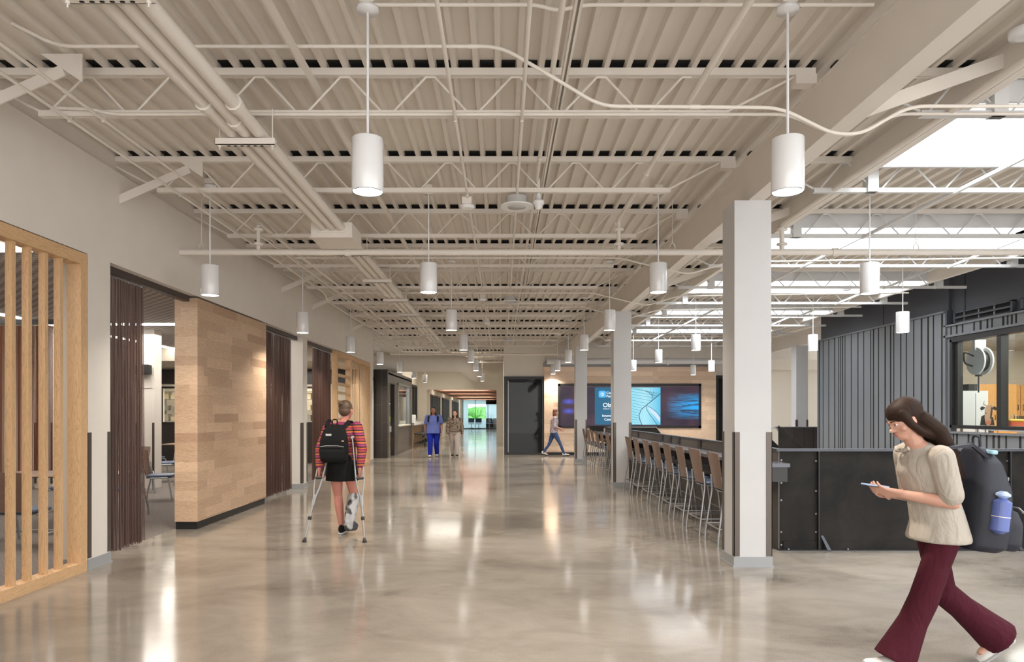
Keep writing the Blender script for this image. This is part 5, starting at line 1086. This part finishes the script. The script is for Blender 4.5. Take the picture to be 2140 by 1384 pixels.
# ---------------------------------------------------------------- 5: front walker with phone
P = Person('person in a beige shirt and wine red wide trousers walking left with a phone', (2.50, 4.05, 0), PI/2, M_skin, .005)
J = dict(pelvis=V(0, -.06, .86), chest=V(0, .02, 1.19), neck=V(0, .075, 1.325), head=V(0, .135, 1.465), sh_l=V(-.17, .03, 1.255), sh_r=V(.17, .03, 1.255),
         el_l=V(-.20, -.02, 1.00), el_r=V(.20, -.02, 1.00), wr_l=V(-.055, .185, 1.035), wr_r=V(.085, .175, 1.02), hip_l=V(-.085, -.06, .83), hip_r=V(.085, -.06, .83),
         kn_l=V(-.08, .075, .43), kn_r=V(.08, -.13, .44), an_l=V(-.08, .235, .10), an_r=V(.08, -.46, .17), fd_l=V(0, 1, .1), fd_r=V(0, .8, -.5),
         hd_l=V(.25, 1, .15), hd_r=V(-.25, 1, .1), hn_l=V(-.55, 0, -.8), hn_r=V(.55, 0, -.8), hs_l=-1, hs_r=1, cu_l=.5, cu_r=.5)
P.body(J, fat=.86, pitch=-.42)
def f_(m): P.torso_g(m, -.10, .026, .92, flare=.025); P.sleeves(m, .50, .014)
P.garment('shirt', cloth('beige_shirt', (.42, .375, .32), 14), f_)
M_wine = cloth('wine_cloth', (.06, .008, .016), 9)
P.garment('trousers', M_wine, lambda m: P.legs_g(m, 1, .004, .86, .115, .075))
def hairx(m, E, Q):
    E((0, .0, .05), .083, .088, .072)
    for q in (-1, 1):
        m.cap(Q((q*.058, .03, .05)), .03, Q((q*.066, .012, -.02)), .024); m.cap(Q((q*.066, .012, -.02)), .024, Q((q*.062, -.03, -.09)), .024); m.cap(Q((q*.062, -.03, -.09)), .024, Q((q*.04, -.10, -.14)), .035)
    for q in (-.035, 0, .035):
        a = Q((q*1.4, -.07, -.02)); b_ = Q((q*1.6, -.125, -.13)); e = V(q*1.5, -.10, 1.27); g = V(q, -.17, 1.14)
        m.cap(a, .045, b_, .045); m.cap(b_, .045, e, .04); m.cap(e, .04, g, .022)
hair_cap(P, M_hair, extra=hairx)
MB().tube([(-.062, .15, 1.30), (-.03, .165, 1.285), (.03, .165, 1.285), (.062, .15, 1.30)], .012, 8).build('collar', MATS['beige_shirt'], P.t)
shoe(P.t, J['an_l'], (0, 1, 0), M_shoe, mat('grey_sole', (.4, .39, .38), .6), .12); shoe(P.t, J['an_r'], (0, 1, 0), M_shoe, MATS['grey_sole'], -.6)
t = thing('phone', 'thin phone held in both hands by the front walker', 'phone', (2.50-.31, 4.05, 1.075)); t.rotation_euler = (0, .12, 0)
MB().bevbox(-.075, .075, -.037, .037, -.004, .004, .012).build('case', M_black, t); MB().bevbox(-.07, .07, -.033, .033, .004, .0048, .01).build('screen', mat('phone_screen', (.02, .03, .05), .1, emit=(.5, .6, .8), es=.4), t)
M_navy = mat('navy_black_nylon', (.014, .016, .026), .6)
bp = backpack('large dark backpack worn by the front walker', (2.50+.165, 4.05, .72), PI/2, .34, .60, .24, M_navy,
         [('reflector', (-.1, .08, -.185, .42, .44), mat('pale_reflector', (.6, .62, .66), .4)), ('label_patch', (-.05, .1, -.225, .30, .33), mat('brown_label', (.12, .09, .06), .6))],
         [[(-.12, -.03, .54), (-.13, .07, .60), (-.13, .22, .56), (-.14, .255, .42), (-.15, .2, .25)], [(.12, -.03, .54), (.13, .07, .60), (.13, .22, .56), (.14, .255, .42), (.15, .2, .25)]], .12)
cl = bp
o = MB().bevbox(-.045, .045, -.045, .045, 0, .2, .04, 6).build('bottle', mat('blue_bottle', (.10, .14, .38), .35), bp, (-.175, -.11, .12)); MB().bevbox(-.046, .046, -.046, .046, .08, .115, .04, 6).build('band', M_shoe, o); MB().bevbox(-.035, .035, -.035, .035, .2, .24, .03, 6).build('cap', mat('pale_blue_cap', (.45, .55, .8), .4), o)
MB().bevbox(-.13, .13, -.09, -.05, .56, .585, .01).build('top_trim', mat('cyan_trim', (.3, .5, .6), .4), bp)
